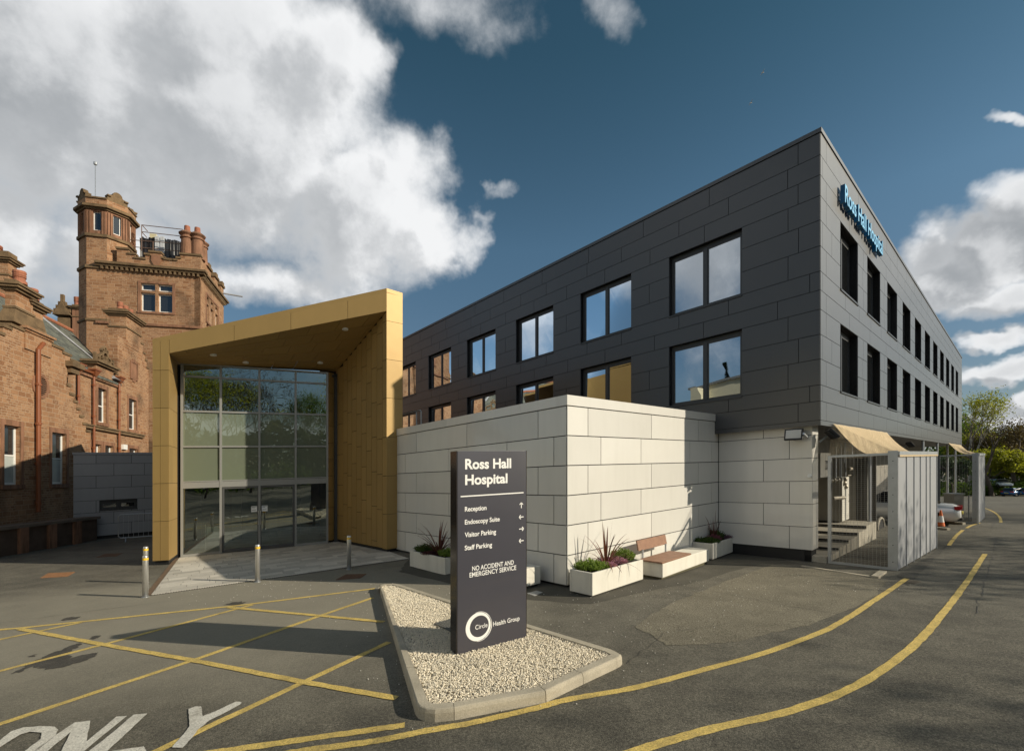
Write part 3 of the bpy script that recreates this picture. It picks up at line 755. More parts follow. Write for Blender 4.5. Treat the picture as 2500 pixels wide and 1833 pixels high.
# ================================================================== MAIN DARK BUILDING
DL = thing('hospital_building', 'long charcoal clad hospital block with two rows of square windows', 'building', *D0, local=False)
WL = Wall(D0, V, -U); WR = Wall(D0, U, -V)
ROWS = [3.63, 4.147, 4.585, 5.28, 5.945, 6.62, 7.14, 7.65, 8.33, 9.02, 9.68, 10.24, 10.777, 11.376]
LLEN, RLEN, TOP = 30., 43.3, 11.50
lw = [(2.035+3.90*i, 4.415+3.90*i) for i in range(7)]
rw_ = [(2.02+3.555*i, 4.20+3.555*i) for i in range(11)]
WZ = ((4.585, 6.62), (7.65, 9.68))
sA = [.53, 3.03, 5.42, 7.9, 10.5, 13.1, 15.4, 18.2, 21., 23.6, 26.2]
sB = [.79, 2.43, 4.06, 6.35, 7.98, 10.25, 11.88, 14.15, 15.76, 18.03, 19.7, 22., 23.6]
sC = [.53, 3.19, 5.15, 7.11, 9.06, 11.01, 12.96, 14.93, 16.86, 18.8, 20.8, 22.7]
sm = [.78]; sn = [.52]+[5.18+3.9*i for i in range(6)]
seamsL = [[.53, 2.9, 5.4, 8., 10.5, 13.1, 15.6], [.25]+sB[1:], sm, sn, sm, [1.05, 3.22, 4.98, 7.1, 9., 11., 12.9, 14.9, 16.9, 18.8], [.25]+sB[1:], sm, sn, sm, sC, sB, sA]
hl = [(a, b, *z) for a, b in lw for z in WZ]
obj('left_cladding', clad(MB(), WL, 0.0, LLEN, ROWS, seamsL, hl), panel_dark, DL)
rA = [.55]+[1.9+2.37*i for i in range(1, 18)]; rB = [.2]+[2.6+1.78*i for i in range(23)]; rC = [.55]+[3.1+2.9*i for i in range(14)]
rm = [.55]+[5.0+3.555*i for i in range(11)]; rn = [.2]+[1.1]+[4.9+3.555*i for i in range(11)]
seamsR = [rA, rB, rm, rn, rm, rC, rB, rm, rn, rm, rC, rB, rA]
hr = [(a, b, *z) for a, b in rw_ for z in WZ]
obj('right_cladding', clad(MB(), WR, 0.02, RLEN, ROWS, seamsR, hr), panel_dark2, DL)
mb = MB(); ex = [(0.03, ROWS[0]-.0), (LLEN, ROWS[0]), (LLEN, 11.4), (.03, 11.4)]
mb.wallpoly(WL.shift(-.03), ex, hl, th=.2, reveal=.2)
mb.wallpoly(WR.shift(-.03), [(0.03, ROWS[0]), (RLEN, ROWS[0]), (RLEN, 11.4), (.03, 11.4)], hr, th=.2, reveal=.2)
obj('backing_wall', mb, joint, DL)
mb = MB(); cop = [WL.p(LLEN, 0, .03), WL.p(-.03, 0, .03), WR.p(RLEN, 0, .03)]
mb.wbox(WL, -.03, LLEN, 11.386, TOP, -.35, .03); mb.wbox(WR, .352, RLEN, 11.386, TOP, -.35, .03)
obj('parapet_coping', mb, panel_dark, DL)
def uvp(a, b): q = D0+U*a+V*b; return (q[0], q[1])
mb = MB().prism([uvp(.3, .3), uvp(RLEN-.3, .3), uvp(RLEN-.3, LLEN-.3), uvp(.3, LLEN-.3)], 11.1, 11.2); obj('roof', mb, joint, DL)
mb = MB().prism([uvp(.05, .05), uvp(RLEN-.05, .05), uvp(RLEN-.05, LLEN-.05), uvp(.05, LLEN-.05)], 3.56, 3.62); obj('soffit', mb, soffit_m, DL)
mb = MB().wbox(WL, -.0, 7.3, 3.50, 3.625, -.06, .0).wbox(WR, .002, RLEN, 3.50, 3.625, -.06, 0); obj('soffit_trim', mb, panel_dark, DL)
for wi, (a, b) in enumerate(lw):
    for zi, z in enumerate(WZ):
        window2(WL, a, b, z[0], z[1], DL, win_glass, frame_d, open_=((1,) if (zi == 0 and wi in (1, 2, 3, 4)) else ()))
for a, b in rw_:
    for z in WZ: window2(WR, a, b, z[0], z[1], DL, win_dark, frame_d, depth=.22)
# ground storey: the white clad wall under the overhang and the recessed service wall
PO = C0+U*7.29; WP = Wall(PO, -V, -U)       # runs from the inner corner to P1
BR = [.05+.6425*i for i in range(7)]
e0 = [1.06, 2.0]; plen = 2.59
obj('lower_cladding', clad(MB(), WP, 0.0, plen, BR[:6]+[3.55], [[plen-.57], [plen-1.26], [plen-.57], [plen-1.26], [plen-.57], [plen-1.26]][::1]), panel_white, DL)
WPR = Wall(np.array(WP.p(plen, 0)[:2]), U, -V)
obj('lower_cladding', clad(MB(), WPR, 0.02, .55, BR[:6]+[3.55], [[9]]), panel_white, DL)
obj('plinth', MB().wbox(WP, 0, plen-.03, -.5, 3.55, -.2, -.035).wbox(WPR, .035, .5, -.5, .05, -.2, -.035), plinth, DL)
dkw = mat('service_wall', (.24, .225, .195), .8, var=.3)
SV = WR.shift(-2.4)
mb = MB().wbox(SV, .5, RLEN-1, -6, 3.55, -.2, 0); obj('service_wall', mb, dkw, DL)
obj('service_door', MB().wbox(SV, 19, 20.2, -.9, 1.4, .005, .05), mat('dull_red_door', (.16, .045, .03), .6), DL)
for px in (2122, 2253, 2288, 2313, 2332):
    a = WR.shift(-.12).at(px); p = WR.p(a, 0, -.12); g = ground(p[0], p[1])
    obj('column', MB().lathe([(.065, g), (.065, 3.56)], (p[0], p[1], 0), 14), galv, DL, smooth=False)
# a guard rail on the flat roof of the pale wing, close to the gold wall
# ================================================================== PALE GREY WING
BX = thing('pale_grey_wing', 'single storey extension clad in large pale grey panels behind the sign', 'building', *C0, local=False)
BRr = Wall(C0, U, -V); BLf = Wall(C0, V, -U)
e_ = BR[:]; e_[-1] = 3.90
rr = [[.7, 3.32, 5.91], [1.17, 2.83, 5.39, 6.79]]; ll = [[.88, 3.63, 6.35], [.39, 1.96, 4.51, 7.07]]
# rows from the bottom; the top row carries the first pattern
def stagger(p, n): return [p[(n-1-i) % 2] for i in range(n)]
obj('right_cladding', clad(MB(), BRr, 0.0, 7.27, e_, stagger(rr, 6), gap=.010), panel_white, BX)
obj('left_cladding', clad(MB(), BLf, 0.02, 7.9, e_, stagger(ll, 6), gap=.010), panel_white, BX)
mb = MB().wbox(BRr, 0.03, 7.27, .1, 3.9, -.15, -.03).wbox(BLf, .16, 7.9, .1, 3.9, -.15, -.03); obj('backing_wall', mb, joint, BX)
obj('plinth', MB().wbox(BRr, 0.05, 7.27, -.5, .1, -.2, -.05).wbox(BLf, .21, 7.9, -.5, .1, -.2, -.05), plinth, BX)
mb = MB()
for a, b in ((0.0, 3.6), (3.605, 7.27)): mb.wbox(BRr, a-.02, b, 3.91, 4.13, -.3, .02)
for a, b in ((.30, 1.45), (1.455, 4.6), (4.605, 7.9)): mb.wbox(BLf, a, b, 3.91, 4.13, -.3, .02)
obj('coping', mb, panel_white, BX)
q = lambda a, b: tuple(C0+U*a+V*b)
obj('roof', MB().prism([q(.3, .3), q(6.9, .3), q(6.9, 12), q(.3, 12)], 3.75, 3.85), mat('roof_membrane', (.16, .16, .16), .9), BX)
obj('corner_filler', MB().wbox(BRr, 7.33, 7.5, .0, 3.9, -.3, .2), joint, BX)
# ------------------------------------------------------------------ guard rail on that roof
gr = thing('roof_guard_rail', 'bent tubular guard rail on the flat roof beside the gold wall', 'railing', *(C0+U*.9+V*8.3), z=3.85, local=False)
WG = Wall(C0+U*.9, V, -U); a1, z1 = WG.sz(1028, 1001); a2, z2 = WG.sz(985, 1014)
mb = MB().tube([WG.p(a1, 3.9), WG.p(a1, z1-.05), WG.p(a1+.05, z1), WG.p(a2+1.5, z1)], .022, 8); obj('rail', mb, galv, gr)
mb = MB().tube([WG.p(a1+.28, 3.9), WG.p(a1+.34, z1)], .022, 8).tube([WG.p(a1, 3.96), WG.p(a1+.28, 3.96)], .022, 8); obj('post', mb, galv, gr)
# ================================================================== GOLD ENTRANCE PORTAL
PT = thing('entrance_portal', 'tall gold clad entrance portal with a sloping roof and glazed front', 'entrance', -8, 15, z=0, local=False)
F1 = np.array([-4.18, 15.15]); F0 = np.array([-11.29, 14.26]); G0 = np.array([-11.35, 15.62]); G1 = np.array([-7.21, 17.8]); WI = np.array([-7.06, 18.2])
FR = Wall(F0, F1-F0)                         # front plane
flen = float(np.linalg.norm(F1-F0)); aC = FR.at(413)
PC = np.array(FR.p(aC, 0)[:2]); PR = np.array([-11.42, 15.50])
def zat(P, px, py): return HC+(YH-(py+GR*(px-CX)))/F*P[1]
zs = [.14, 1.38, 2.57, 3.755, 4.94, 6.13]
zt0, zt1 = 7.11, 8.81
ztop = lambda a: zt0+(zt1-zt0)*a/flen
# left column: two panels across, then a canted reveal running back to the glazing
for (a, b) in ((0, FR.at(391)), (FR.at(391), aC)):
    mb = MB()
    for i in range(len(zs)):
        z0 = zs[i]; top = i == len(zs)-1; g = .006
        if not top: mb.wbox(FR, a+g, b-g, z0+g, zs[i+1]-g, -.02, 0)
        else: mb.hexa([FR.p(a+g, z0+g, 0), FR.p(b-g, z0+g, 0), FR.p(b-g, z0+g, -.02), FR.p(a+g, z0+g, -.02)], [FR.p(a+g, ztop(a)-.13, 0), FR.p(b-g, ztop(b)-.13, 0), FR.p(b-g, ztop(b)-.13, -.02), FR.p(a+g, ztop(a)-.13, -.02)])
    obj('column_cladding', mb, panel_gold, PT)
RV = Wall(PC, PR-PC, n=(.9, -.5)); rl = float(np.linalg.norm(PR-PC)); mb = MB()
if float(np.dot(RV.n, RV.d)) != 0: RV.n = np.array([RV.d[1], -RV.d[0]])*(1 if RV.d[1] > 0 else -1)
for z0, z1 in zip(zs, zs[1:]+[6.66]): mb.wbox(RV, .006, rl*.45, z0+.006, z1-.006, -.02, 0); mb.wbox(RV, rl*.45, rl, z0+.006, z1-.006, -.02, 0)
obj('reveal_cladding', mb, panel_gold, PT)
LB = np.array([-12.4, 16.6])
obj('column_core', MB().prism([tuple(F0+[.03, .03]), tuple(PC+[-.03, .03]), tuple(PR+[-.04, 0]), tuple(G0+[-.1, .3]), tuple(LB)], .14, 6.6), joint, PT)
obj('plinth', MB().prism([tuple(F0+[.05, .06]), tuple(PC+[-.06, .06]), tuple(PR+[-.05, 0]), tuple(G0+[-.1, .3]), tuple(LB)], -.1, .14), plinth, PT)
# fascia panels
fzb = lambda a: 6.665+(8.05-6.665)*(a-aC)/(flen-aC)
mb = MB(); ss = [aC, FR.at(571.5), FR.at(710), FR.at(849), flen]
for a, b in zip(ss[:-1], ss[1:]):
    g = .006
    mb.hexa([FR.p(a+g, fzb(a), 0), FR.p(b-g, fzb(b), 0), FR.p(b-g, fzb(b), -.02), FR.p(a+g, fzb(a), -.02)], [FR.p(a+g, ztop(a)-.13, 0), FR.p(b-g, ztop(b)-.13, 0), FR.p(b-g, ztop(b)-.13, -.02), FR.p(a+g, ztop(a)-.13, -.02)])
obj('fascia', mb, panel_gold, PT)
mb = MB(); mb.hexa([FR.p(aC, fzb(aC)+.02, -.03), FR.p(flen, fzb(flen)+.02, -.03), FR.p(flen, fzb(flen)+.02, -.2), FR.p(aC, fzb(aC)+.02, -.2)], [FR.p(0, ztop(0)-.14, -.03), FR.p(flen, ztop(flen)-.14, -.03), FR.p(flen, ztop(flen)-.14, -.2), FR.p(0, ztop(0)-.14, -.2)])
obj('fascia_core', mb, joint, PT)
# blade wall on the right
BE = Wall(F1, U, -V); bt = .585
BI = Wall(F1, WI-F1, n=(-U[0], -U[1])); bl = float(np.linalg.norm(WI-F1))
mb = MB()
bz = [.10]+[zat(F1+U*.3, 960, 680+y/2.5415) for y in (1458, 1222, 984, 745, 508, 272)]+[8.67]
for z0, z1 in zip(bz[:-1], bz[1:]): mb.wbox(BE, .0, bt, z0+.006, z1-.006, -.02, 0)
obj('blade_end_cladding', mb, panel_gold, PT)
mb = MB(); WOt = Wall(F1+U*bt, V, U); mb.wbox(WOt, .02, 6, 2, 8.6, -.02, 0); obj('outer_cladding', mb, panel_gold, PT)
obj('blade_core', MB().prism([tuple(F1+V*.03+U*.03), tuple(F1+V*.03+U*(bt-.03)), tuple(F1+V*6+U*(bt-.03)), tuple(WI+U*.05+V*2), tuple(WI+U*.04)], .10, 8.0), joint, PT)
obj('plinth', MB().prism([tuple(F1+V*.06+U*.06), tuple(F1+V*.06+U*(bt-.03)), tuple(F1+V*4+U*bt), tuple(WI+U*.06)], -.1, .10), plinth, PT)
# staggered upright panels on the inner face of the blade wall
mb = MB(); cols = [0, .30]; x = .30
while x < bl-.30: x += .40; cols.append(min(x, bl))
cols[-1] = bl
zsoff = lambda a: 8.05+(6.80-8.05)*a/bl
for i, (a, b) in enumerate(zip(cols[:-1], cols[1:])):
    if i == 0: zz = bz[:-1]+[zsoff(0)]
    else:
        zz = [.12]; z = .12+[.55, 1.3, .2, .95, .4, 1.15][i % 6]
        while z < zsoff(b)-.1: zz.append(z); z += 1.2
        zz.append(zsoff((a+b)/2))
    for z0, z1 in zip(zz[:-1], zz[1:]): mb.wbox(BI, a+.009, b-.009, z0+.009, z1-.009, -.02, 0)
obj('inner_cladding', mb, panel_gold, PT)
ST = Wall(G1, WI-G1); sl_ = float(np.linalg.norm(WI-G1)); mb = MB()
for z0, z1 in zip([.1, .75, 1.4, 2.05, 2.65, 3.3, 3.95, 4.6, 5.2, 5.9], [.75, 1.4, 2.05, 2.65, 3.3, 3.95, 4.6, 5.2, 5.9, 6.72]): mb.wbox(ST, 0, sl_, z0+.005, z1-.005, -.03, 0)
obj('return_cladding', mb, panel_gold, PT)
# soffit: two sloping planes with panel joints
soff = [PC, F1, WI, np.array([-11.4, 15.6])]; sz_ = [6.665, 8.05, 6.80, 6.66]
mb = MB(); N = 7; M = 5
def sp(u_, v_, dz=0.):
    a = soff[0]*(1-u_)+soff[1]*u_; b = soff[3]*(1-u_)+soff[2]*u_; p = a*(1-v_)+b*v_
    z = (sz_[0]*(1-u_)+sz_[1]*u_)*(1-v_)+(sz_[3]*(1-u_)+sz_[2]*u_)*v_; return (p[0], p[1], z+dz)
for j in range(M):
    off = (j % 3)*.33/N
    us = [0]+[min(1, (i+.5)/N+off) for i in range(N)]+[1]
    for u0, u1 in zip(us[:-1], us[1:]):
        if u1-u0 < .01: continue
        v0, v1 = j/M, (j+1)/M; g = .0012; h = .0035
        c4 = [sp(u0+g, v0+h), sp(u1-g, v0+h), sp(u1-g, v1-h), sp(u0+g, v1-h)]
        mb.hexa(c4, [(x, y, z+.02) for x, y, z in c4])
obj('soffit', mb, panel_gold, PT)
def soffit_hit(px, py):
    best = None
    for i in range(60):
        for j in range(60):
            p = sp((i+.5)/60, (j+.5)/60); X, Y, Z = p; qx = CX+X/Y*F; qy = YH-(Z-HC)/Y*F-GR*(qx-CX)
            d = (qx-px)**2+(qy-py)**2
            if best is None or d < best[0]: best = (d, p)
    return best[1]
for q_ in ((519, 866), (842.6, 803), (781.6, 885), (600, 884)):
    p = soffit_hit(*q_); obj('downlight', MB().lathe([(.085, -.035), (.10, -.03), (.10, .02)], p, 20), white_pt, PT)
# roof
WO = F1+U*bt
r_ = [F0, F1, WO, WO+V*9, np.array([-16.5, 22.])]; rz = [zt0, zt1, 8.79, 8.6, 7.5]
mb = MB()
for tri in ((0, 1, 4), (1, 3, 4), (1, 2, 3)): mb.hexa([(r_[t][0], r_[t][1], rz[t]-.13) for t in tri], [(r_[t][0], r_[t][1], rz[t]) for t in tri])
mb = mb; obj('roof', mb, panel_gold, PT)
obj('lobby_wall', MB().hexa([(G0[0]-.6, G0[1]+.1, .05), (G0[0]-.3, G0[1]+.4, .05), (-14.2, 20.5, .05), (-14.6, 20.2, .05)], [(G0[0]-.6, G0[1]+.1, 6.6), (G0[0]-.3, G0[1]+.4, 6.6), (-14.2, 20.5, 6.6), (-14.6, 20.2, 6.6)]), interior_m, PT)
# glazing
GW = Wall(G0, G1-G0); gl = float(np.linalg.norm(G1-G0))
vs_ = [GW.at(444), GW.at(539), GW.at(633.3), GW.at(721.8), GW.at(799)]
hz = [6.67, 6.245, 5.04, 3.81, 2.58]
mb = MB(); mw = .035
for x in vs_: mb.wbox(GW, x-mw, x+mw, 0.02, 6.70, -.12, .03)
fr = obj('curtain_wall_frame', mb, frame_g, PT)
for z in hz[:-1]:
    for x0, x1 in zip(vs_[:-1], vs_[1:]): obj('transom', MB().wbox(GW, x0+mw, x1-mw, z-.03, z+.03, -.10, .024), frame_g, fr)
for i, (x0, x1) in enumerate(zip(vs_[:-1], vs_[1:])):
    obj('transom', MB().wbox(GW, x0+mw, x1-mw, 2.585, 2.62, -.10, .024), frame_g, fr); obj('door_head', MB().wbox(GW, x0+mw, x1-mw, 2.37, 2.575, -.10, .018), frame_g, fr)
    if i in (0, 3): obj('bottom_rail', MB().wbox(GW, x0+mw, x1-mw, .02, .10, -.10, .024), frame_g, fr)
for i, (x0, x1) in enumerate(zip(vs_[:-1], vs_[1:])):
    for z1, z0 in zip(hz[:-1], hz[1:]):
        t_ = random.uniform(-.003, .003)
        mb = MB().quad(GW.p(x0+mw, z0+.03, -.03), GW.p(x1-mw, z0+.03, -.03+t_), GW.p(x1-mw, z1-.03, -.03), GW.p(x0+mw, z1-.03, -.03+t_)); obj('pane', mb, frost_glass if z1 < 5.1 else lob_glass, fr)
for i in (0, 3):
    x0, x1 = vs_[i], vs_[i+1]
    obj('pane', MB().quad(GW.p(x0+mw, .10, -.03), GW.p(x1-mw, .10, -.03), GW.p(x1-mw, 2.37, -.03), GW.p(x0+mw, 2.37, -.03)), lob_glass, fr)
for i, (x0, x1) in enumerate(((vs_[1]+mw+.01, vs_[2]-.005), (vs_[2]+.005, vs_[3]-mw-.01))):
    mb = MB(); st_ = .06; zt = 2.36
    for a, b, c, d in ((x0, x0+st_, .03, zt), (x1-st_, x1, .03, zt), (x0+st_, x1-st_, .03, .15), (x0+st_, x1-st_, zt-.06, zt)): mb.wbox(GW, a, b, c, d, -.06, -.01)
    dr = obj('door', mb, mat('dark_aluminium', (.10, .10, .098), .4, metal=.3), PT)
    obj('pane', MB().quad(GW.p(x0+st_, .15, -.035), GW.p(x1-st_, .15, -.035), GW.p(x1-st_, zt-.06, -.035), GW.p(x0+st_, zt-.06, -.035)), lob_glass, dr)
    hx = x1-.03 if i == 0 else x0+.03
    obj('handle', MB().tube([GW.p(hx, .95, .0), GW.p(hx, .95, .035), GW.p(hx, 1.45, .035), GW.p(hx, 1.45, .0)], .011, 8), steel, dr)
    nx0 = (x1-st_-.20) if i == 0 else (x0+st_+.01)
    nt = obj('notice', MB().wbox(GW, nx0, nx0+.19, 1.42, 1.63, -.033, -.03), white_pt, dr)
    mb = MB()
    for z, w2 in ((1.595, .16), (1.57, .10), (1.48, .14)): mb.wbox(GW, nx0+.015, nx0+.015+w2, z, z+.012, -.0298, -.0292)
    obj('notice_print', mb, joint, dr)
# blinds behind the middle rows, lobby behind the glass
IN = GW; mb = MB()
mb.quad(IN.p(-.2, .012, -.13), IN.p(gl+.4, .012, -.13), IN.p(gl+.4, .012, -6.5), IN.p(-.2, .012, -6.5))
obj('lobby_floor', mb, mat('lobby_floor_tiles', (.12, .115, .105), .35), PT)
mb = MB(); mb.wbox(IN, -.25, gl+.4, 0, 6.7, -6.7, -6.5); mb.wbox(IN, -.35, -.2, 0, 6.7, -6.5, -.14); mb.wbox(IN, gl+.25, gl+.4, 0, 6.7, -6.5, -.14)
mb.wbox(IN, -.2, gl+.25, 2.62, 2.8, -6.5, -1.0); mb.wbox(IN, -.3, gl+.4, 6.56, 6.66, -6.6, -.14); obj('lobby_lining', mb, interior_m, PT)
mb = MB()
for a in (1.2, 2.6, 3.9): mb.wbox(IN, a, a+.35, .02, 2.6, -4.2, -3.9)
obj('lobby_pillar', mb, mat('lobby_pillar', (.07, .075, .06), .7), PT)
ls = thing('lobby_sign_stand', 'small leaflet sign on a thin stand just inside the left glass pane', 'sign stand', *IN.p(.62, 0, -.5)[:2], z=.015, local=False)
obj('post', MB().tube([IN.p(.62, .02, -.5), IN.p(.62, 1.05, -.5)], .014, 8).lathe([(.14, .015), (.13, .03), (.015, .045)], IN.p(.62, 0, -.5), 16), white_pt, ls)
obj('sign_board', MB().wbox(IN, .65, 1.05, .52, .95, -.51, -.49), mat('pale_green_board', (.45, .55, .48), .5), ls)
# white rubble strip at the foot of the gold wall
# ================================================================== SANDSTONE MANSION (left)
FA = Wall((-20.5, 18.2), A_, B_)                 # gable wall, square to the tower
FB = FA.shift(-.7)                               # recessed wall beyond it
SM = thing('sandstone_mansion', 'red sandstone mansion with crow stepped gables, slate roof and brown drainpipes', 'building', -21.5, 22, z=0, local=False)
def sash(W, a0, a1, z0, z1, parent, depth=.16, blind=0., mull=True, lit=None):
    fw = .075; mb = MB(); d0, d1 = -depth-.06, -depth
    mb.wbox(W, a0, a0+fw, z0, z1, d0, d1); mb.wbox(W, a1-fw, a1, z0, z1, d0, d1); mb.wbox(W, a0+fw, a1-fw, z1-fw, z1, d0, d1); mb.wbox(W, a0+fw, a1-fw, z0, z0+fw*1.3, d0, d1)
    if mull: zm = (z0+z1)/2; mb.wbox(W, a0+fw, a1-fw, zm-.03, zm+.03, d0, d1-.01)
    f = obj('window', mb, white_pt, parent)
    obj('pane', MB().quad(W.p(a0+fw, z0+fw, d1-.035), W.p(a1-fw, z0+fw, d1-.035), W.p(a1-fw, z1-fw, d1-.035), W.p(a0+fw, z1-fw, d1-.035)), sash_glass, f)
    if blind: obj('blind', MB().wbox(W, a0+fw, a1-fw, z0+fw*1.3, z0+(z1-z0)*blind, d1-.032, d1-.028), mat('white_net_blind', (.42, .45, .43), .3, var=.2, vs=2), f)
    sb = MB(); s_ = .17; o = .025
    sb.wbox(W, a0-s_, a0, z0, z1+.22, -.03, o); sb.wbox(W, a1, a1+s_, z0, z1+.22, -.03, o); sb.wbox(W, a0, a1, z1, z1+.22, -.03, o); sb.wbox(W, a0-s_, a1+s_, z0-.18, z0, -.03, o+.05)
    obj('stone_surround', sb, stone2, f)
    return f
def win_px(W, px0, px1, pyt, pyb):
    a0, a1 = W.at(px0), W.at(px1); m_ = (px0+px1)/2
    return (a0, a1, W.sz(m_, pyb)[1], W.sz(m_, pyt)[1])
H1 = win_px(FA, 9, 50, 1039, 1183); H2 = win_px(FA, 126, 162, 1057, 1181)
def ptA(px, py): return FA.sz(px, py)
steps = [(126, 838), (126, 843), (153, 843), (153, 862), (172, 862), (172, 880), (190, 880), (190, 893), (170, 905), (163, 915), (163, 941), (170, 941), (170, 963), (180, 963), (180, 981), (187, 981), (187, 999), (194, 999), (194, 1017), (202, 1017), (202, 1035), (210, 1035), (210, 1053), (219, 1053), (219, 1340)]
ol = []
for px, py in steps: ol.append(ptA(px, py))
# steps become truly level and upright: snap each pair
rect = [ol[0]]
for i in range(1, len(ol)):
    a, z = ol[i]; pa, pz = rect[-1]
    if steps[i][0] == steps[i-1][0]: a = pa
    elif steps[i][1] == steps[i-1][1]: z = pz
    rect.append((a, z))
rect[-1] = (rect[-1][0], -.4)
zt_ = rect[0][1]
rvent = None
left = [(-1.6, -.4), (-1.6, 7.0), (-1.2, 7.0), (-1.2, 7.6), (-.8, 7.6), (-.8, 8.2), (-.35, 8.2), (-.35, 8.8), (.15, 8.8), (.15, 9.15), (.55, 9.15), (.55, zt_)]
outline = left+rect
mb = MB().wallpoly(FA, outline, [H1, H2], th=.5, reveal=.2); obj('gable_wall', mb, stone, SM)
mb = MB()   # coping stones on every step
for (a, z), (a2, z2) in zip(outline[1:-1], outline[2:]):
    if abs(z-z2) < .01 and a2 > a: obj('step_coping', MB().wbox(FA, a-.05, a2+.05, z-.02, z+.10, -.52, .05), stone_moss, SM)
sash(FA, *H1, SM, blind=.5); sash(FA, *H2, SM, blind=.48)
# round vent
va, vz = ptA(98, 942); mb = MB()
for i in range(24):
    a, b = 2*math.pi*i/24, 2*math.pi*(i+1)/24
    P = [(va+r_*math.cos(t), vz+r_*math.sin(t)) for r_, t in ((.42, a), (.42, b), (.56, b), (.56, a))]
    mb.hexa([FA.p(*p, .0) for p in P], [FA.p(*p, .05) for p in P])
v_ = obj('round_vent', mb, stone2, SM)
mb = MB(); mb.hexa([FA.p(va+.42*math.cos(t), vz+.42*math.sin(t), .003) for t in [2*math.pi*i/24 for i in range(24)]], [FA.p(va+.42*math.cos(t), vz+.42*math.sin(t), .01) for t in [2*math.pi*i/24 for i in range(24)]]); obj('vent_back', mb, joint, v_)
mb = MB()
for i in range(9):
    z = vz-.36+i*.09; w_ = math.sqrt(max(0, .42**2-(z-vz)**2)); mb.wbox(FA, va-w_, va+w_, z-.012, z+.02, .01, .04)
obj('louvre', mb, stone2, v_)
def pipe(W, px, pyt, pyb, o=.14, r=.06, bend=None, hopper=False, name='drainpipe'):
    a, z1 = W.sz(px, pyt); z0 = W.sz(px, pyb)[1]
    pts = [W.p(a, z0, o), W.p(a, z1, o)]
    if bend: pts += [W.p(a+bend*.35, z1+.35, o), W.p(a+bend*.55, z1+.40, o*.4)]
    mb = MB().tube(pts, r, 10)
    z = z0+.4
    while z < z1: mb.lathe([(r*1.35, -.05), (r*1.35, .05)], W.p(a, z, o), 10); mb.wbox(W, a-.02, a+.02, z-.02, z+.02, 0, o); z += 1.75
    d = obj(name, mb, pipe_m, SM)
    if hopper:
        mb = MB(); mb.hexa([W.p(a-.10, z1, o-.1), W.p(a+.10, z1, o-.1), W.p(a+.10, z1, o+.1), W.p(a-.10, z1, o+.1)], [W.p(a-.26, z1+.30, 0), W.p(a+.26, z1+.30, 0), W.p(a+.26, z1+.30, o+.20), W.p(a-.26, z1+.30, o+.20)]); mb.wbox(W, a-.29, a+.29, z1+.30, z1+.38, 0, o+.23)
        obj('hopper_head', mb, pipe_m, d)
pipe(FA, 84, 853, 1250, r=.085, bend=.9)
# kneeler stone
a_, z_ = ptA(176, 893); mb = MB().wbox(FA, a_-.55, a_+.45, z_-.12, z_+.14, -.3, .30).wbox(FA, a_-.4, a_+.3, z_-.4, z_-.12, -.3, .16); obj('kneeler', mb, stone_moss, SM)
# chimneys
def stack(W, a0, a1, o0, o1, z0, z1, parent, pots=2, potr=.16, poth=.5, name='chimney', base=True, m=None, cap=.18):
    mb = MB().wbox(W, a0, a1, z0, z1, o0, o1)
    c = obj(name, mb, m or stone, parent)
    mb = MB()
    obj('chimney_band', MB().wbox(W, a0-.06, a1+.06, z1-.75, z1-.66, o0-.06, o1+.06), stone_moss, c)
    for e, zz0, zz1 in ((.10, z1, z1+.10), (.20, z1+.10, z1+.20), (.26, z1+.20, z1+.28), (.02, z1+.28, z1+.28+cap)): mb.wbox(W, a0-e, a1+e, zz0, zz1, o0-e, o1+e)
    obj('chimney_cap', mb, stone_moss, c)
    if base:
        mb = MB(); e = .22
        mb.hexa([W.p(a0-e, z0, o0-e), W.p(a1+e, z0, o0-e), W.p(a1+e, z0, o1+e*.3), W.p(a0-e, z0, o1+e*.3)], [W.p(a0, z0+.7, o0), W.p(a1, z0+.7, o0), W.p(a1, z0+.7, o1+.01), W.p(a0, z0+.7, o1+.01)])
        obj('chimney_shoulder', mb, stone_moss, c)
    om = (o0+o1)/2
    for i in range(pots):
        a = a0+(a1-a0)*(i+.5)/pots; r = potr; zb = z1+.28+cap
        obj('chimney_pot', MB().lathe([(r*1.25, 0), (r*1.2, .12), (r*.95, .16), (r*.95, poth*.45), (r*1.12, poth*.5), (r*1.0, poth*.56), (r*1.12, poth*.66), (r*1.0, poth*.74), (r*1.12, poth*.84), (r*1.05, poth), (r*.8, poth), (r*.8, poth-.1)], W.p(a, zb, om), 16), pot_m, c)
    return c
c0, c1 = FA.at(41), FA.at(84); c2 = FA.at(117); zc = ptA(41, 683)[1]; zb = ptA(80, 812)[1]
mb = MB()
for e, z0, z1 in ((0, 8.6, 9.35), (.05, 9.35, 9.45), (.12, 9.45, 9.55)): mb.wbox(FA, FA.at(58)-e, c2+.15+e, z0, z1, -.75-e, .06+e)
obj('chimney_breast', mb, stone, SM)
stack(FA, c0, c1, -.38, -.05, 9.55, zc-.45, SM, pots=1, potr=.20, poth=.55)
stack(FA, c1+.01, c2, -.50, -.18, 9.55, zc-.78, SM, pots=1, potr=.20, poth=.5)
# tall chimney further back
BK = FA.shift(-5.5); bk0 = BK.at(-8); bk1 = BK.at(43); zbk = BK.sz(26, 612)[1]
c = stack(BK, BK.at(20), BK.at(41), -1.6, 0, 6., zbk-.75, SM, pots=1, potr=.30, poth=.4, base=False, cap=.35)
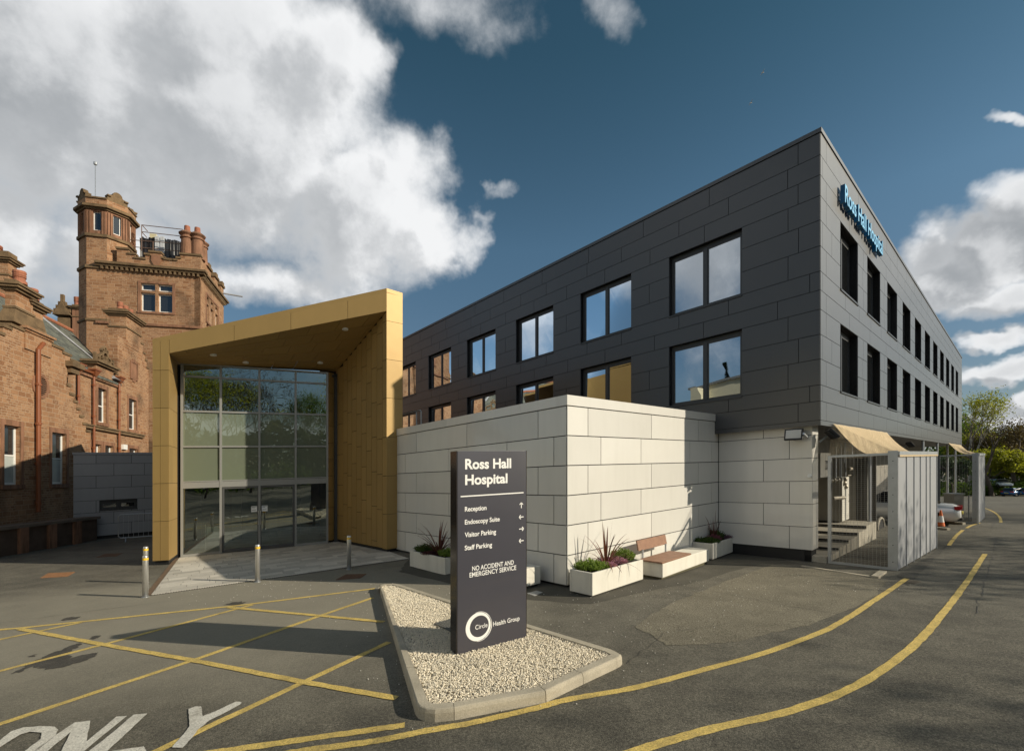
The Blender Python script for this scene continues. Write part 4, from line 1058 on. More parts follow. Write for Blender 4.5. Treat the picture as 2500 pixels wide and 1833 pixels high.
# gable roof behind the stepped wall
ap = (c0+c2)/2
def slope(W, a_e, z_e, a_r, z_r, o0, o1, m, parent, name='roof', th=.12):
    mb = MB().hexa([W.p(a_e, z_e-th, o0), W.p(a_r, z_r-th, o0), W.p(a_r, z_r-th, o1), W.p(a_e, z_e-th, o1)], [W.p(a_e, z_e, o0), W.p(a_r, z_r, o0), W.p(a_r, z_r, o1), W.p(a_e, z_e, o1)])
    return obj(name, mb, m, parent)
slope(FA, -1.7, 6.0, ap, 9.1, -8, -.5, slate, SM); slope(FA, 4.6, 6.6, ap, 9.1, -5, -.5, slate, SM)
# recessed wall and its roof
e1, ze = FB.sz(200, 905)
kR = 15.0
hA = win_px(FB, 239, 260, 949, 1032); hB = win_px(FB, 314, 333, 975, 1049)
hC = win_px(FB, 226, 247, 1084, 1150); hD = win_px(FB, 256, 277, 1088, 1148); hE = win_px(FB, 315, 336, 1095, 1150)
k0 = FA.at(150)
gB0, gB1 = FB.at(287), FB.at(366)
zg = FB.sz(315, 835)[1]
rs = []
for (px, py) in ((343, 838), (349, 862), (354, 880), (358, 898), (363, 917)):
    rs.append(FB.sz(px, py))
outl = [(k0, -.4), (k0, ze), (gB0-.15, ze), (gB0-.15, ze+.6), (gB0, ze+.6), (gB0, zg)]
pz = zg; 
for a, z in rs: outl += [(a, pz), (a, z)]; pz = z
outl += [(kR, pz), (kR, -.4)]
cl = []
for q_ in outl:
    if not cl or abs(q_[0]-cl[-1][0])+abs(q_[1]-cl[-1][1]) > .01: cl.append(q_)
mb = MB().wallpoly(FB, cl, [hA, hB, hC, hD, hE], th=.5, reveal=.2); obj('wall', mb, stone, SM)
for h in (hA, hB): sash(FB, *h, SM)
for h in (hC, hD, hE): sash(FB, *h, SM, mull=False)
sa, sz1 = FB.sz(215, 1041); sb_, sz2 = FB.sz(345, 1066); sz_m = (sz1+sz2)/2
mb = MB().wbox(FB, FB.at(200), FB.at(347), sz_m-.10, sz_m+.05, 0, .14).wbox(FB, FB.at(200), FB.at(347), sz_m+.05, sz_m+.12, 0, .20); obj('string_course', mb, stone_moss, SM)
mb = MB().wbox(FB, k0, gB0, ze-.22, ze, 0, .10); obj('eaves_course', mb, stone2, SM)
mb = MB().tube([FB.p(k0, ze+.03, .16), FB.p(FB.at(227), ze+.03, .16)], .08, 8); obj('gutter', mb, pipe_m, SM)
# slate roof of the recessed range
ra0, ra1 = k0-.6, 11.2; dR = 4.0; zR = ze+4.1
P = [FB.p(ra0, ze+.05, .12), FB.p(gB0+.2, ze+.05, .12), FB.p(gB0+3.5, zR, -dR), FB.p(ra0-1.5, zR, -dR)]
mb = MB(); mb.hexa([(x, y, z-.12) for x, y, z in P], P); obj('roof', mb, slate, SM)
mb = MB().tube([FB.p(ra0-1.5, zR+.05, -dR), FB.p(gB0+3.5, zR+.05, -dR)], .13, 8); obj('ridge_tiles', mb, mat('ridge_tile', (.34, .13, .07), .8, var=.3, vs=5), SM)
mb = MB(); mb.hexa([FB.p(gB0+.2, ze-1, -.5), FB.p(kR, ze-1.0, -.5), FB.p(kR, zR-.5, -5), FB.p(gB0+3, zR-.5, -5)], [FB.p(gB0+.2, ze-.9, -.5), FB.p(kR, ze-.9, -.5), FB.p(kR, zR-.4, -5), FB.p(gB0+3, zR-.4, -5)]); obj('roof', mb, slate, SM)
mb = MB().quad(FB.p(gB0+.2, zR+.02, -dR), FB.p(gB0+.35, ze+.25, .02), FB.p(gB0+.55, ze+.25, .02), FB.p(gB0+.45, zR+.1, -dR)); obj('lead_valley', mb, lead, SM)
# dormer head with carved pediment
d0_, d1_ = FB.at(229), FB.at(272); zd = FB.sz(250, 897)[1]
mb = MB().wbox(FB, d0_, d1_, ze-.2, zd, -.5, .10); obj('dormer_wall', mb, stone, SM)
mb = MB().wbox(FB, d0_-.22, d1_+.22, zd, zd+.10, -.5, .26).wbox(FB, d0_-.3, d1_+.3, zd+.10, zd+.22, -.5, .36); obj('dormer_cornice', mb, stone_moss, SM)
mb = MB(); dm = (d0_+d1_)/2; zp = zd+.22
for (a, z, r_) in ((dm, zp+.42, .36), (dm-.42, zp+.24, .25), (dm+.42, zp+.24, .25), (dm-.75, zp+.14, .16), (dm+.75, zp+.14, .16), (dm, zp+.86, .15), (dm-.22, zp+.75, .12), (dm+.22, zp+.75, .12)):
    for i in range(14):
        t1, t2 = 2*math.pi*i/14, 2*math.pi*(i+1)/14
        Q = [(a+q*math.cos(t), z+q*math.sin(t)) for q, t in ((r_*.6, t1), (r_*.6, t2), (r_, t2), (r_, t1))]
        mb.hexa([FB.p(*p, -.02) for p in Q], [FB.p(*p, .14) for p in Q])
for a in (dm-.95, dm+.95, dm-.2, dm+.2): mb.wbox(FB, a-.06, a+.06, zp, zp+.45, -.02, .12)
obj('carved_pediment', mb, stone_moss, SM)
pipe(FB, 184, 905, 985, hopper=True, r=.06); pipe(FB, 222, 918, 1110, hopper=True); pipe(FB, 284.5, 935, 1110, hopper=True)
obj('lead_flashing', MB().hexa([FB.p(FB.at(268), FB.sz(270, 925)[1], 0), FB.p(FB.at(290), FB.sz(290, 935)[1], 0), FB.p(FB.at(284), FB.sz(284, 912)[1], -.3), FB.p(FB.at(270), FB.sz(270, 906)[1], -.3)], [FB.p(FB.at(268), FB.sz(270, 925)[1]+.03, .3), FB.p(FB.at(290), FB.sz(290, 935)[1]+.03, .3), FB.p(FB.at(284), FB.sz(284, 912)[1]+.03, -.28), FB.p(FB.at(270), FB.sz(270, 906)[1]+.03, -.28)]), lead, SM)
obj('alarm_box', MB().wbox(FB, FB.at(296), FB.at(306), FB.sz(300, 1097)[1], FB.sz(300, 1085)[1], 0, .12), white_pt, SM)
pa, pz_ = FB.sz(326, 905); pw = .5; mb = MB()
for i in range(4):
    for (x0, x1, z0, z1) in ((-.5, -.4, -.6, .6), (.4, .5, -.6, .6), (-.4, .4, .5, .6), (-.4, .4, -.6, -.5)): pass
mb.wbox(FB, pa-.5, pa-.4, pz_-.6, pz_+.6, 0, .06).wbox(FB, pa+.4, pa+.5, pz_-.6, pz_+.6, 0, .06).wbox(FB, pa-.4, pa+.4, pz_+.5, pz_+.6, 0, .06).wbox(FB, pa-.4, pa+.4, pz_-.6, pz_-.5, 0, .06).wbox(FB, pa-.38, pa+.38, pz_-.48, pz_+.48, 0, .03).wbox(FB, pa-.2, pa+.2, pz_+.6, pz_+.75, 0, .05).wbox(FB, pa-.2, pa+.2, pz_-.75, pz_-.6, 0, .05)
obj('carved_plaque', mb, stone2, SM)
mb = MB()
for (a, z), (a2, z2) in zip(cl[1:-1], cl[2:]):
    if abs(z-z2) < .01 and a2 > a and a2-a < 1.5: obj('step_coping', MB().wbox(FB, a-.04, a2+.04, z-.02, z+.10, -.52, .05), stone_moss, SM)
g0, g1 = FB.at(307), FB.at(343); zc2 = FB.sz(320, 780)[1]
stack(FB, g0, g1, -.9, .02, zg-.3, zc2, SM, pots=3, potr=.15, poth=.5, base=False)
# ornate gable and chimney far behind
DG = Wall((-44., 44.), B_, -A_); a0, a1 = DG.at(130), DG.at(174)
mb = MB().wbox(DG, DG.at(140), DG.at(170), 6, DG.sz(150, 775)[1], -3, 0)
am = (a0+a1)/2; zt = DG.sz(150, 769)[1]
mb.hexa([DG.p(a0, zt, .2), DG.p(a1, zt, .2), DG.p(am, zt+1.3, .2)], [DG.p(a0, zt, -3), DG.p(a1, zt, -3), DG.p(am, zt+1.3, -3)])
for i in range(7):
    f_ = i/6; aa = a0+(a1-a0)*(.12+.76*f_); zz = zt+1.3*(1-abs(f_-.5)*1.6); mb.wbox(DG, aa-.12, aa+.12, zz, zz+.34+(.35 if i == 3 else 0), -.2, .1)
obj('rear_gable', mb, stone_moss, SM)
stack(DG, DG.at(176), DG.at(200), -1.2, 0, 6, DG.sz(188, 755)[1], SM, pots=3, potr=.25, poth=.9, base=False, m=stone2)
# ================================================================== TOWER
TW = thing('sandstone_tower', 'square sandstone tower with octagonal stair turret, stepped parapet and round chimneys', 'building', -27, 36, z=0, local=False)
T0 = np.array([-24.0, 35.0])
TF = Wall(T0, -B_, -A_)       # front, running left from the corner
TR = Wall(T0, A_, B_)         # right hand side
wf = 6.5
zco = TF.sz(488, 671)[1]; zpar = TF.sz(488, 628)[1]
wl = (TF.at(421), TF.at(386.5)); wl2 = (TF.at(379), TF.at(344)); zw0 = TF.sz(400, 764)[1]; zw1 = TF.sz(400, 733)[1]; 
zwt = TF.sz(400, 695)[1]; zwm = TF.sz(400, 714)[1]; zwb = TF.sz(400, 763)[1]
H = [(wl[0], wl[1], zwm+.06, zwt), (wl[0], wl[1], zwb, zwm-.12), (wl2[0], wl2[1], zwm+.06, zwt), (wl2[0], wl2[1], zwb, zwm-.12)]
obj('front_wall', MB().wallpoly(TF, [(0.003, -1), (wf, -1), (wf, zco), (0.003, zco)], H, th=.4, reveal=.25), stone, TW)
TD = TR.at(546)
HR = [(TR.at(x0), TR.at(x1), *zz) for x0, x1 in ((504, 510), (515, 521), (526, 532)) for zz in ((zwm+.06, zwt-.1), (zwb-.6, zwm-.12))]
obj('right_wall', MB().wallpoly(TR, [(0, -1), (TD, -1), (TD, zco), (0, zco)], HR, th=.4, reveal=.25), stone, TW)
for h in H+HR:
    W_ = TF if h in H else TR; a0, a1, z0, z1 = h; fw = .07
    mb = MB().wbox(W_, a0, a0+fw, z0, z1, -.24, -.17).wbox(W_, a1-fw, a1, z0, z1, -.24, -.17).wbox(W_, a0+fw, a1-fw, z1-fw, z1, -.24, -.17).wbox(W_, a0+fw, a1-fw, z0, z0+fw*1.6, -.24, -.17)
    f = obj('window', mb, white_pt, TW); obj('pane', MB().quad(W_.p(a0+fw, z0+fw, -.2), W_.p(a1-fw, z0+fw, -.2), W_.p(a1-fw, z1-fw, -.2), W_.p(a0+fw, z1-fw, -.2)), sash_glass, f)
mb = MB()
for W_, h0, h1 in ((TF, H[0], H[2]), (TR, HR[0], HR[4])):
    a0, a1 = min(h0[0], h1[0]), max(h0[1], h1[1])
    mb.wbox(W_, a0-.18, a0, zwb-.0, zwt, -.02, .03).wbox(W_, a1, a1+.18, zwb, zwt, -.02, .03).wbox(W_, a0-.18, a1+.18, zwt, zwt+.15, -.02, .04).wbox(W_, a0-.18, a1+.18, zwb-.16, zwb, -.02, .07)
mb.wbox(TF, 0-.05, wf, TF.sz(450, 797)[1]-.12, TF.sz(450, 797)[1]+.05, 0, .12).wbox(TR, .0, TD, TF.sz(450, 797)[1]-.12, TF.sz(450, 797)[1]+.05, 0, .12)
obj('window_dressings', mb, stone2, TW)
mb = MB()
mb.wbox(TF, -.30, wf, zco, zco+.14, -.3, .22); mb.wbox(TF, -.42, wf, zco+.14, zco+.30, -.3, .34)
mb.wbox(TR, .301, TD+.3, zco, zco+.14, -.3, .22); mb.wbox(TR, .301, TD+.4, zco+.14, zco+.30, -.3, .34)
x = .05
while x < wf-.2: mb.wbox(TF, x, x+.13, zco-.22, zco, 0, .20); x += .30
x = .1
while x < TD: mb.wbox(TR, x, x+.13, zco-.22, zco, 0, .20); x += .30
obj('corbelled_cornice', mb, stone_moss, TW)
# stepped parapet on the front
pp = [(0, 0)]; zq = zco+.30
def tz(y, px=400): return TF.sz(px, 380+y/4.13)[1]
prof = [(1275, 1015), (1075, 1015), (1075, 1040), (1040, 1040), (1040, 1062), (1000, 1075), (920, 1075), (920, 1040), (880, 1040), (880, 985), (765, 985), (765, 1005), (720, 1020), (720, 1048), (620, 1040), (620, 1000), (555, 990), (555, 950), (435, 940)]
pts = []
for x, y in prof: pts.append(TF.sz(180+x/4.13, 380+y/4.13))
r2 = [(0, pts[0][1])]
for i, (a, z) in enumerate(pts[1:]):
    if abs(prof[i+1][0]-prof[i][0]) > abs(prof[i+1][1]-prof[i][1])*1.0: z = r2[-1][1]
    else: a = r2[-1][0]
    r2.append((a, z))
ou = [(0, zq)]+r2+[(r2[-1][0], zq)]
obj('front_parapet', MB().wallpoly(TF, ou, th=.35), stone, TW)
mb = MB()
for (a, z), (a2, z2) in zip(r2[:-1], r2[1:]):
    if abs(z-z2) < .01 and a2-a > .05: mb.wbox(TF, a-.06, a2+.06, z-.01, z+.13, -.42, .08)
obj('parapet_coping', mb, stone_moss, TW)
am, zm = TF.sz(180+833/4.13, 380+1060/4.13); mb = MB(); 
sh = [(-.28, .4), (.28, .4), (.3, -.05), (.15, -.35), (0, -.42), (-.15, -.35), (-.3, -.05)]
mb.hexa([TF.p(am+x, zm+z, .005) for x, z in sh], [TF.p(am+x, zm+z, .09) for x, z in sh]); obj('shield', mb, stone2, TW)
hp = pts[0][1]
mb = MB(); mb.wbox(TR, 0.351, 1.6, zq, hp, -.35, 0)
x = 1.6; zz = hp-.4; i = 0
while x < TD-.4: mb.wbox(TR, x, min(x+.9, TD), zq, zq+(1.0 if i % 2 == 0 else .55), -.35, 0); x += .9; i += 1
obj('side_parapet', mb, stone, TW)
mb = MB(); x = 1.6; i = 0
while x < TD-.4:
    if i % 2 == 0: mb.wbox(TR, x-.1, min(x+1.0, TD), zq+1.0, zq+1.2, -.42, .12).wbox(TR, x+.2, min(x+.7, TD), zq+1.2, zq+1.45, -.35, .08)
    x += .9; i += 1
obj('parapet_coping', mb, stone_moss, TW)
obj('roof', MB().prism([TF.p(.3, 0, -.3)[:2], TF.p(wf, 0, -.3)[:2], TF.p(wf, 0, -TD)[:2], TR.p(TD-.3, 0, -.3)[:2]], zco+.1, zco+.2), lead, TW)
# projecting waterspout
mb = MB().tube([TR.p(TD-.2, zq+.55, 0), TR.p(TD+.0, zq+.45, 1.5)], .07, 8); obj('waterspout', mb, lead, TW)
# turret
Rf = 1.47
tb = 5.0
while CX+(T0-B_*tb+A_*Rf)[0]/(T0-B_*tb+A_*Rf)[1]*F > 263: tb += .02
KT = T0-B_*tb+A_*Rf; Rv = Rf/math.cos(math.pi/8); ph = math.atan2(-A_[1], -A_[0])+math.pi/8
def oct_(r): return [(KT[0]+r/math.cos(math.pi/8)*math.cos(ph+i*math.pi/4), KT[1]+r/math.cos(math.pi/8)*math.sin(ph+i*math.pi/4)) for i in range(8)]
def tzz(y): return HC+(YH-(380+y/4.13+GR*(240-CX)))/F*(KT[1]-1.4)
faces = []
for i in range(8):
    q0, q1 = np.array(oct_(Rf)[i]), np.array(oct_(Rf)[(i+1) % 8]); mid = (q0+q1)/2-KT; faces.append(Wall(q0, q1-q0, mid))
fl = 2*Rf*math.tan(math.pi/8)
z_s1, z_s2, z_c, z_t = tzz(1120), tzz(805), tzz(545), tzz(400)
trw = MB(); obj('turret', trw.prism(oct_(Rf), -1, z_s2), stone, TW)
for W_ in faces:
    h = (fl/2-.24, fl/2+.24, z_s2+.38, z_s2+1.75)
    f = obj('turret_wall', MB().wallpoly(W_, [(0, z_s2), (fl, z_s2), (fl, z_c), (0, z_c)], [h], th=.3, reveal=.18), stone2, TW)
    a0, a1, z0, z1 = h; fw = .06
    wn = obj('window', MB().wbox(W_, a0, a0+fw, z0, z1, -.18, -.13).wbox(W_, a1-fw, a1, z0, z1, -.18, -.13).wbox(W_, a0+fw, a1-fw, z1-fw, z1, -.18, -.13).wbox(W_, a0+fw, a1-fw, z0, z0+fw*1.5, -.18, -.13), white_pt, TW)
    obj('pane', MB().quad(W_.p(a0+fw, z0+fw, -.15), W_.p(a1-fw, z0+fw, -.15), W_.p(a1-fw, z1-fw, -.15), W_.p(a0+fw, z1-fw, -.15)), sash_glass, wn)
    mb = MB()
    for aa in (.03, .19, fl-.29, fl-.13): mb.wbox(W_, aa, aa+.10, z_s2+.12, z_c-.1, 0, .07)
    mb.wbox(W_, .31, fl-.31, z1+.1, z1+.18, 0, .06); obj('pilasters', mb, stone2, TW)
for mb in (MB().prism(oct_(Rf+.10), z_s1-.12, z_s1+.08), MB().prism(oct_(Rf+.12), z_s2-.1, z_s2+.1), MB().prism(oct_(Rf+.08), tzz(1650)-.1, tzz(1650)+.05)): obj('string_course', mb, stone_moss, TW)
obj('turret_cornice', MB().prism(oct_(Rf+.12), z_c, z_c+.12).prism(oct_(Rf+.28), z_c+.12, z_c+.30), stone_moss, TW)
obj('turret_parapet', MB().prism(oct_(Rf+.06), z_c+.30, z_t-.25), stone, TW)
mb = MB(); Rp = Rf+.06
for i in range(8):
    q0, q1 = np.array(oct_(Rp)[i]), np.array(oct_(Rp)[(i+1) % 8]); W_ = Wall(q0, q1-q0, (q0+q1)/2-KT); L = float(np.linalg.norm(q1-q0))
    if i % 2 == 0:
        pr = [(0.02, 0), (.02, .30), (.2, .30), (.2, .48), (.3, .48)]+[(L/2-.30*math.cos(t), .52+.30*math.sin(t)) for t in [math.pi*j/8 for j in range(9)]]+[(L-.3, .48), (L-.2, .48), (L-.2, .30), (L-.02, .30), (L-.02, 0)]
        pr = [(a, z_t-.25+z) for a, z in pr]
        mb.hexa([W_.p(a, z, 0) for a, z in pr], [W_.p(a, z, -.3) for a, z in pr])
        for z in (.30,): mb.wbox(W_, .0, .22, z_t-.25+z, z_t-.25+z+.1, -.34, .1).wbox(W_, L-.22, L, z_t-.25+z, z_t-.25+z+.1, -.34, .1)
    else: mb.wbox(W_, 0, L, z_t-.25, z_t-.15, -.34, .08)
obj('turret_cresting', mb, stone_moss, TW)
mp = (KT[0]-.75, KT[1]-.2)
ms = obj('mast', MB().tube([(mp[0], mp[1], z_t-.3), (mp[0], mp[1], HC+(YH-(398+GR*(232-CX)))/F*mp[1])], .025, 6).lathe([(.02, 0), (.11, .05), (.11, .22), (.03, .28)], (mp[0], mp[1], HC+(YH-(404+GR*(232-CX)))/F*mp[1]), 10), galv, TW)
# buttress slope between turret and tower
# round chimneys, railings and sheeted plant on the tower roof
for j, (px, o, pyt, r_) in enumerate(((457, -.5, 566, .42), (482, -.55, 570, .42), (494, -1.5, 590, .36))):
    W_ = TF.shift(o); a = W_.at(px); p = W_.p(a, 0); z1 = W_.sz(px, pyt)[1]; z0 = hp-.1
    h = z1-z0
    cc = obj('round_chimney', MB().lathe([(r_*1.25, 0), (r_*1.0, .3), (r_*.95, h*.55), (r_*.92, h*.72), (r_*1.12, h*.73), (r_*1.12, h*.76), (r_*.95, h*.78), (r_*.95, h*.82), (r_*1.28, h*.88), (r_*1.32, h*.91), (r_*.8, h*.99), (r_*.7, h)], (p[0], p[1], z0), 20), stone2, TW, smooth=False)
    obj('chimney_pot', MB().lathe([(r_*.5, h-.02), (r_*.45, h+.42), (r_*.35, h+.42)], (p[0], p[1], z0), 12), pot_m, cc)
def rl(W, p, q, r_=.025, o=0): return [W.p(*W.sz(*p), o), W.p(*W.sz(*q), o)]
TS = TF.shift(-1.2); mb = MB()
X = lambda x, y: (180+x/4.13, 380+y/4.13)
for p, q_ in ((X(685, 700), X(1100, 745)), (X(685, 768), X(1100, 815)), (X(525, 845), X(1080, 890)), (X(600, 920), X(1080, 965)), (X(685, 700), X(685, 960)), (X(800, 870), X(800, 1000)), (X(500, 850), X(500, 950)), (X(690, 700), X(745, 765)), (X(685, 768), X(740, 830))): mb.tube(rl(TS, p, q_), .03, 5)
obj('roof_railing', mb, mat('rusty_rail', (.20, .13, .10), .6, metal=.3), TW)
TS2 = TR.shift(-.8); mb = MB(); 
for z in (.5, 1.0): mb.tube([TS2.p(.8, hp+z-.3, 0), TS2.p(3.5, hp+z-.6, 0)], .03, 5)
for a in (.8, 2.1, 3.5): mb.tube([TS2.p(a, hp-.6, 0), TS2.p(a, hp+.6, 0)], .03, 5)
obj('roof_railing', mb, mat('rusty_rail', (.20, .13, .10), .6, metal=.3), TW)
TP = TF.shift(-2.2); a0, a1 = TP.at(449), TP.at(341); z0, z1 = zco, TP.sz(390, 583)[1]; mb = MB(); random.seed(3)
n = 26
for i in range(n):
    b0, b1 = a0+(a1-a0)*i/n, a0+(a1-a0)*(i+1)/n; o0, o1 = random.uniform(-.08, .08), random.uniform(-.08, .08); zz = z1+random.uniform(-.10, .06)
    mb.hexa([TP.p(b0, z0, o0), TP.p(b1, z0, o1), TP.p(b1, z0, -2.5), TP.p(b0, z0, -2.5)], [TP.p(b0, zz, o0*.4), TP.p(b1, zz, o1*.4), TP.p(b1, zz, -2.5), TP.p(b0, zz, -2.5)])
obj('sheeted_plant', mb, mat('black_sheeting', (.022, .022, .025), .35, var=.5, vs=2), TW)
mb = MB()
for px in (383, 388, 396, 401): mb.wbox(TP, TP.at(px)-.06, TP.at(px)+.06, z0, z1+.1, .1, .2)
mb.wbox(TP, TP.at(396), TP.at(390), z0, z1, .09, .14)
obj('pale_duct', mb, mat('pale_duct', (.55, .57, .6), .5), TW)
obj('yellow_tank', MB().wbox(TP, TP.at(377), TP.at(361), z1-.1, TP.sz(369, 566)[1], -1.3, -.3), mat('cream_tank', (.62, .56, .36), .6), TW)
# ================================================================== GREY ANNEX and low wall
AX = thing('grey_annex', 'low grey clad annex with a slot window between mansion and gold portal', 'building', -20, 22, z=0, local=False)
AW = Wall((-20.82, 21.55), U, -V); al = AW.at(425)
ar = [.28+.66*i for i in range(6)]+[4.0]; ar[-1] = 4.02
aw_ = (AW.at(243), AW.at(335), 1.62, 2.12); aw_ = (AW.at(243), AW.at(335), AW.sz(290, 1242)[1], AW.sz(290, 1220)[1])
ars = [1.66+.0*i for i in range(6)]
zr = [AW.sz(240, 850+y/2.753)[1] for y in (1262, 1182, 1103, 1022, 938, 857, 775, 715)]
s1 = [AW.at(234.5), AW.at(321), AW.at(400)]; s2 = [AW.at(278), AW.at(352.5), AW.at(430)]
obj('cladding', clad(MB(), AW, 0, al, zr, [s1, s2, s1, s2, s1, s2, s1], [aw_]), panel_annex, AX)
obj('coping', MB().wbox(AW, -.03, al, zr[-1]+.005, AW.sz(240, 1104)[1], -.4, .03), panel_annex, AX)
obj('backing_wall', MB().wbox(AW, .02, al, .1, zr[-1], -.3, -.25).wbox(AW, .02, AW.at(243), .1, zr[-1], -.25, -.03).wbox(AW, AW.at(335), al, .1, zr[-1], -.25, -.03).wbox(AW, AW.at(243), AW.at(335), .1, aw_[2], -.25, -.03).wbox(AW, AW.at(243), AW.at(335), aw_[3], zr[-1], -.25, -.03), joint, AX)
obj('plinth', MB().wbox(AW, .05, al, -.3, zr[0], -.2, -.05), plinth, AX)
window2(AW, *aw_, AX, win_dark, frame_d, depth=.12)
LW = thing('low_stone_wall', 'dark low stone wall with a flat coping below the tall sash windows', 'wall', -19.9, 20, z=0, local=False)
p0, p1 = gp(237, 1318), gp(-60, 1370); W_ = Wall(p0, p1-p0, (1., .1)); W_.n = np.array([-W_.d[1], W_.d[0]]); 
if W_.n[0] < 0: W_.n = -W_.n
ln = float(np.linalg.norm(p1-p0))
obj('wall_face', MB().wbox(W_, 0, ln, -.2, .62+.4, -.5, 0), mat('damp_stone', (.10, .065, .045), .9, var=.5, vs=2, bump=.5, bs=12), LW)
obj('coping', MB().wbox(W_, -.08, ln, 1.02, 1.14, -.95, .10), mat('slab_coping', (.17, .13, .10), .9, var=.3, vs=2), LW)
mb = MB()
for i in range(5): a = 1.0+i*1.25; mb.wbox(W_, a, a+.35, -.1, 1.02, 0, .12)
obj('pier', mb, stone2, LW)
# crowd barrier
def barrier(x, y, rz, label, L=2.3, h=1.1):
    t = thing('crowd_barrier', label, 'barrier', x, y, rz=rz)
    r_ = .02; pts = [(.08, 0, .18)]+[(.0, 0, .26), (0, 0, h-.08), (.08, 0, h), (L-.08, 0, h), (L, 0, h-.08), (L, 0, .26), (L-.08, 0, .18), (.08, 0, .18)]
    obj('frame', MB().tube(pts, r_, 8), galv, t)
    mb = MB(); 
    for i in range(1, 18): mb.tube([(L*i/18, 0, .18), (L*i/18, 0, h)], .008, 6)
    obj('bars', mb, galv, t)
    for xx in (.25, L-.25): obj('foot', MB().tube([(xx, -.28, .0), (xx, -.05, .2), (xx, .05, .2), (xx, .28, .0)], .018, 6), galv, t)
    return t
q_ = gp(289, 1323); barrier(q_[0], q_[1], math.atan2(U[1], U[0])-.05, 'steel crowd barrier leaning in shade against the grey annex', L=3.2, h=1.25)
# ================================================================== BOLLARDS
def bollard(x, y, label):
    t = thing('bollard', label, 'bollard', x, y, group='stainless bollards along the paving'); r = .056*1.02
    obj('post', MB().lathe([(.056, -.02), (.056, .915), (.053, .93), (.045, .935)], n=28), steel, t, smooth=False)
    obj('reflective_band', MB().lathe([(.0572, .835), (.0572, .885)], n=28, cap=False), yellow_tape, t)
    obj('base_ring', MB().lathe([(.075, 0), (.075, .008), (.057, .012)], n=28), galv, t)
    for ch in t.children:
        for p in ch.data.polygons: p.use_smooth = abs(p.normal.z) < .5
    return t
b1 = gp(355, 1457); b2 = gp(629, 1420); b3 = gp(852, 1389.5)
_lab = ['steel bollard at the near left corner of the pale paving, nearest the camera', 'steel bollard in front of the glass doors, its lower half in shadow', 'shaded steel bollard in front of the gold wall', 'steel bollard mostly hidden behind the near left bollard, on asphalt']
t0 = bollard(*b1, _lab[0])
for p, l in ((b2, _lab[1]), (b3, _lab[2]), (np.array([-9.50, 11.78]), _lab[3])):
    c = copy_tree(t0); c.location = (p[0], p[1], ground(*p)+GR*p[0]); c['label'] = l
# ================================================================== PLANTERS, BENCH
def planter(x, y, rz, L, Wd, h, label):
    t = thing('planter', label, 'planter', x, y, rz=rz, group='white concrete planters'); w_ = .05
    mb = MB()
    mb.box(0, L, 0, w_, .03, h).box(0, L, Wd-w_, Wd, .03, h).box(0, w_, w_+.001, Wd-w_-.001, .03, h).box(L-w_, L, w_+.001, Wd-w_-.001, .03, h).box(w_, L-w_, w_, Wd-w_, .04, .10)
    obj('box', mb, concrete_w, t, bevel=.008)
    obj('base', MB().box(.06, L-.06, .06, Wd-.06, -.02, .03), plinth, t)
    mb = MB(); nx, ny = 16, 7; i0 = 0
    for i in range(nx+1):
        for j in range(ny+1): mb.v.append((w_+(L-2*w_)*i/nx, w_+(Wd-2*w_)*j/ny, h-.06+random.uniform(-.015, .02)))
    for i in range(nx):
        for j in range(ny): a = i*(ny+1)+j; mb.f.append((a, a+ny+1, a+ny+2, a+1))
    obj('soil', mb, soil, t); return t
def fast_mesh(name, v, f4, m, parent, smooth=False):
    me = bpy.data.meshes.new(name); n = f4.shape[1]; v = np.asarray(v, np.float32)
    me.vertices.add(len(v)); me.vertices.foreach_set('co', v.ravel()); me.loops.add(f4.size); me.loops.foreach_set('vertex_index', f4.astype(np.int32).ravel())
    me.polygons.add(len(f4)); me.polygons.foreach_set('loop_start', np.arange(0, f4.size, n, dtype=np.int32)); me.update(calc_edges=True)
    for q in (m if isinstance(m, (list, tuple)) else [m]): me.materials.append(q)
    o = bpy.data.objects.new(name, me); C.objects.link(o)
    if parent is not None: o.parent = parent
    return o
def leaf_mat(name, col, col2, trans=.35, sheen=.5):
    m = bpy.data.materials.new(name); m.use_nodes = True; k = NT(m.node_tree); b = k.n['Principled BSDF']; MATS[name] = m
    g = k.node('ShaderNodeNewGeometry'); c = k.mix(g.outputs['Random Per Island'], col, col2)
    c = k.mix(1.0, c, k.mix(k.noise(g.outputs['Position'], .9, 4, .6), (.65,)*3, (1.35,)*3), 'MULTIPLY')
    k.put(b.inputs['Base Color'], c); b.inputs['Roughness'].default_value = .6; b.inputs['Specular IOR Level'].default_value = .3
    tr = k.node('ShaderNodeBsdfTranslucent'); k.put(tr.inputs[0], k.mix(1.0, c, (1.5, 1.6, .8), 'MULTIPLY'))
    mx = k.node('ShaderNodeMixShader'); mx.inputs[0].default_value = trans; k.l.new(b.outputs[0], mx.inputs[1]); k.l.new(tr.outputs[0], mx.inputs[2])
    k.l.new(mx.outputs[0], k.n['Material Output'].inputs[0]); return m
cord_m = leaf_mat('cordyline_leaf', (.10, .030, .028), (.17, .065, .045), .25)
cord_d = leaf_mat('green_black_leaf', (.05, .045, .03), (.12, .06, .04), .2)
gr_m = leaf_mat('bright_shrub_leaf', (.11, .17, .03), (.21, .28, .055), .3)
pk_m = leaf_mat('heather_flower', (.33, .12, .24), (.52, .28, .42), .3)
dg_m = leaf_mat('dark_shrub_leaf', (.04, .08, .02), (.10, .15, .03), .25)
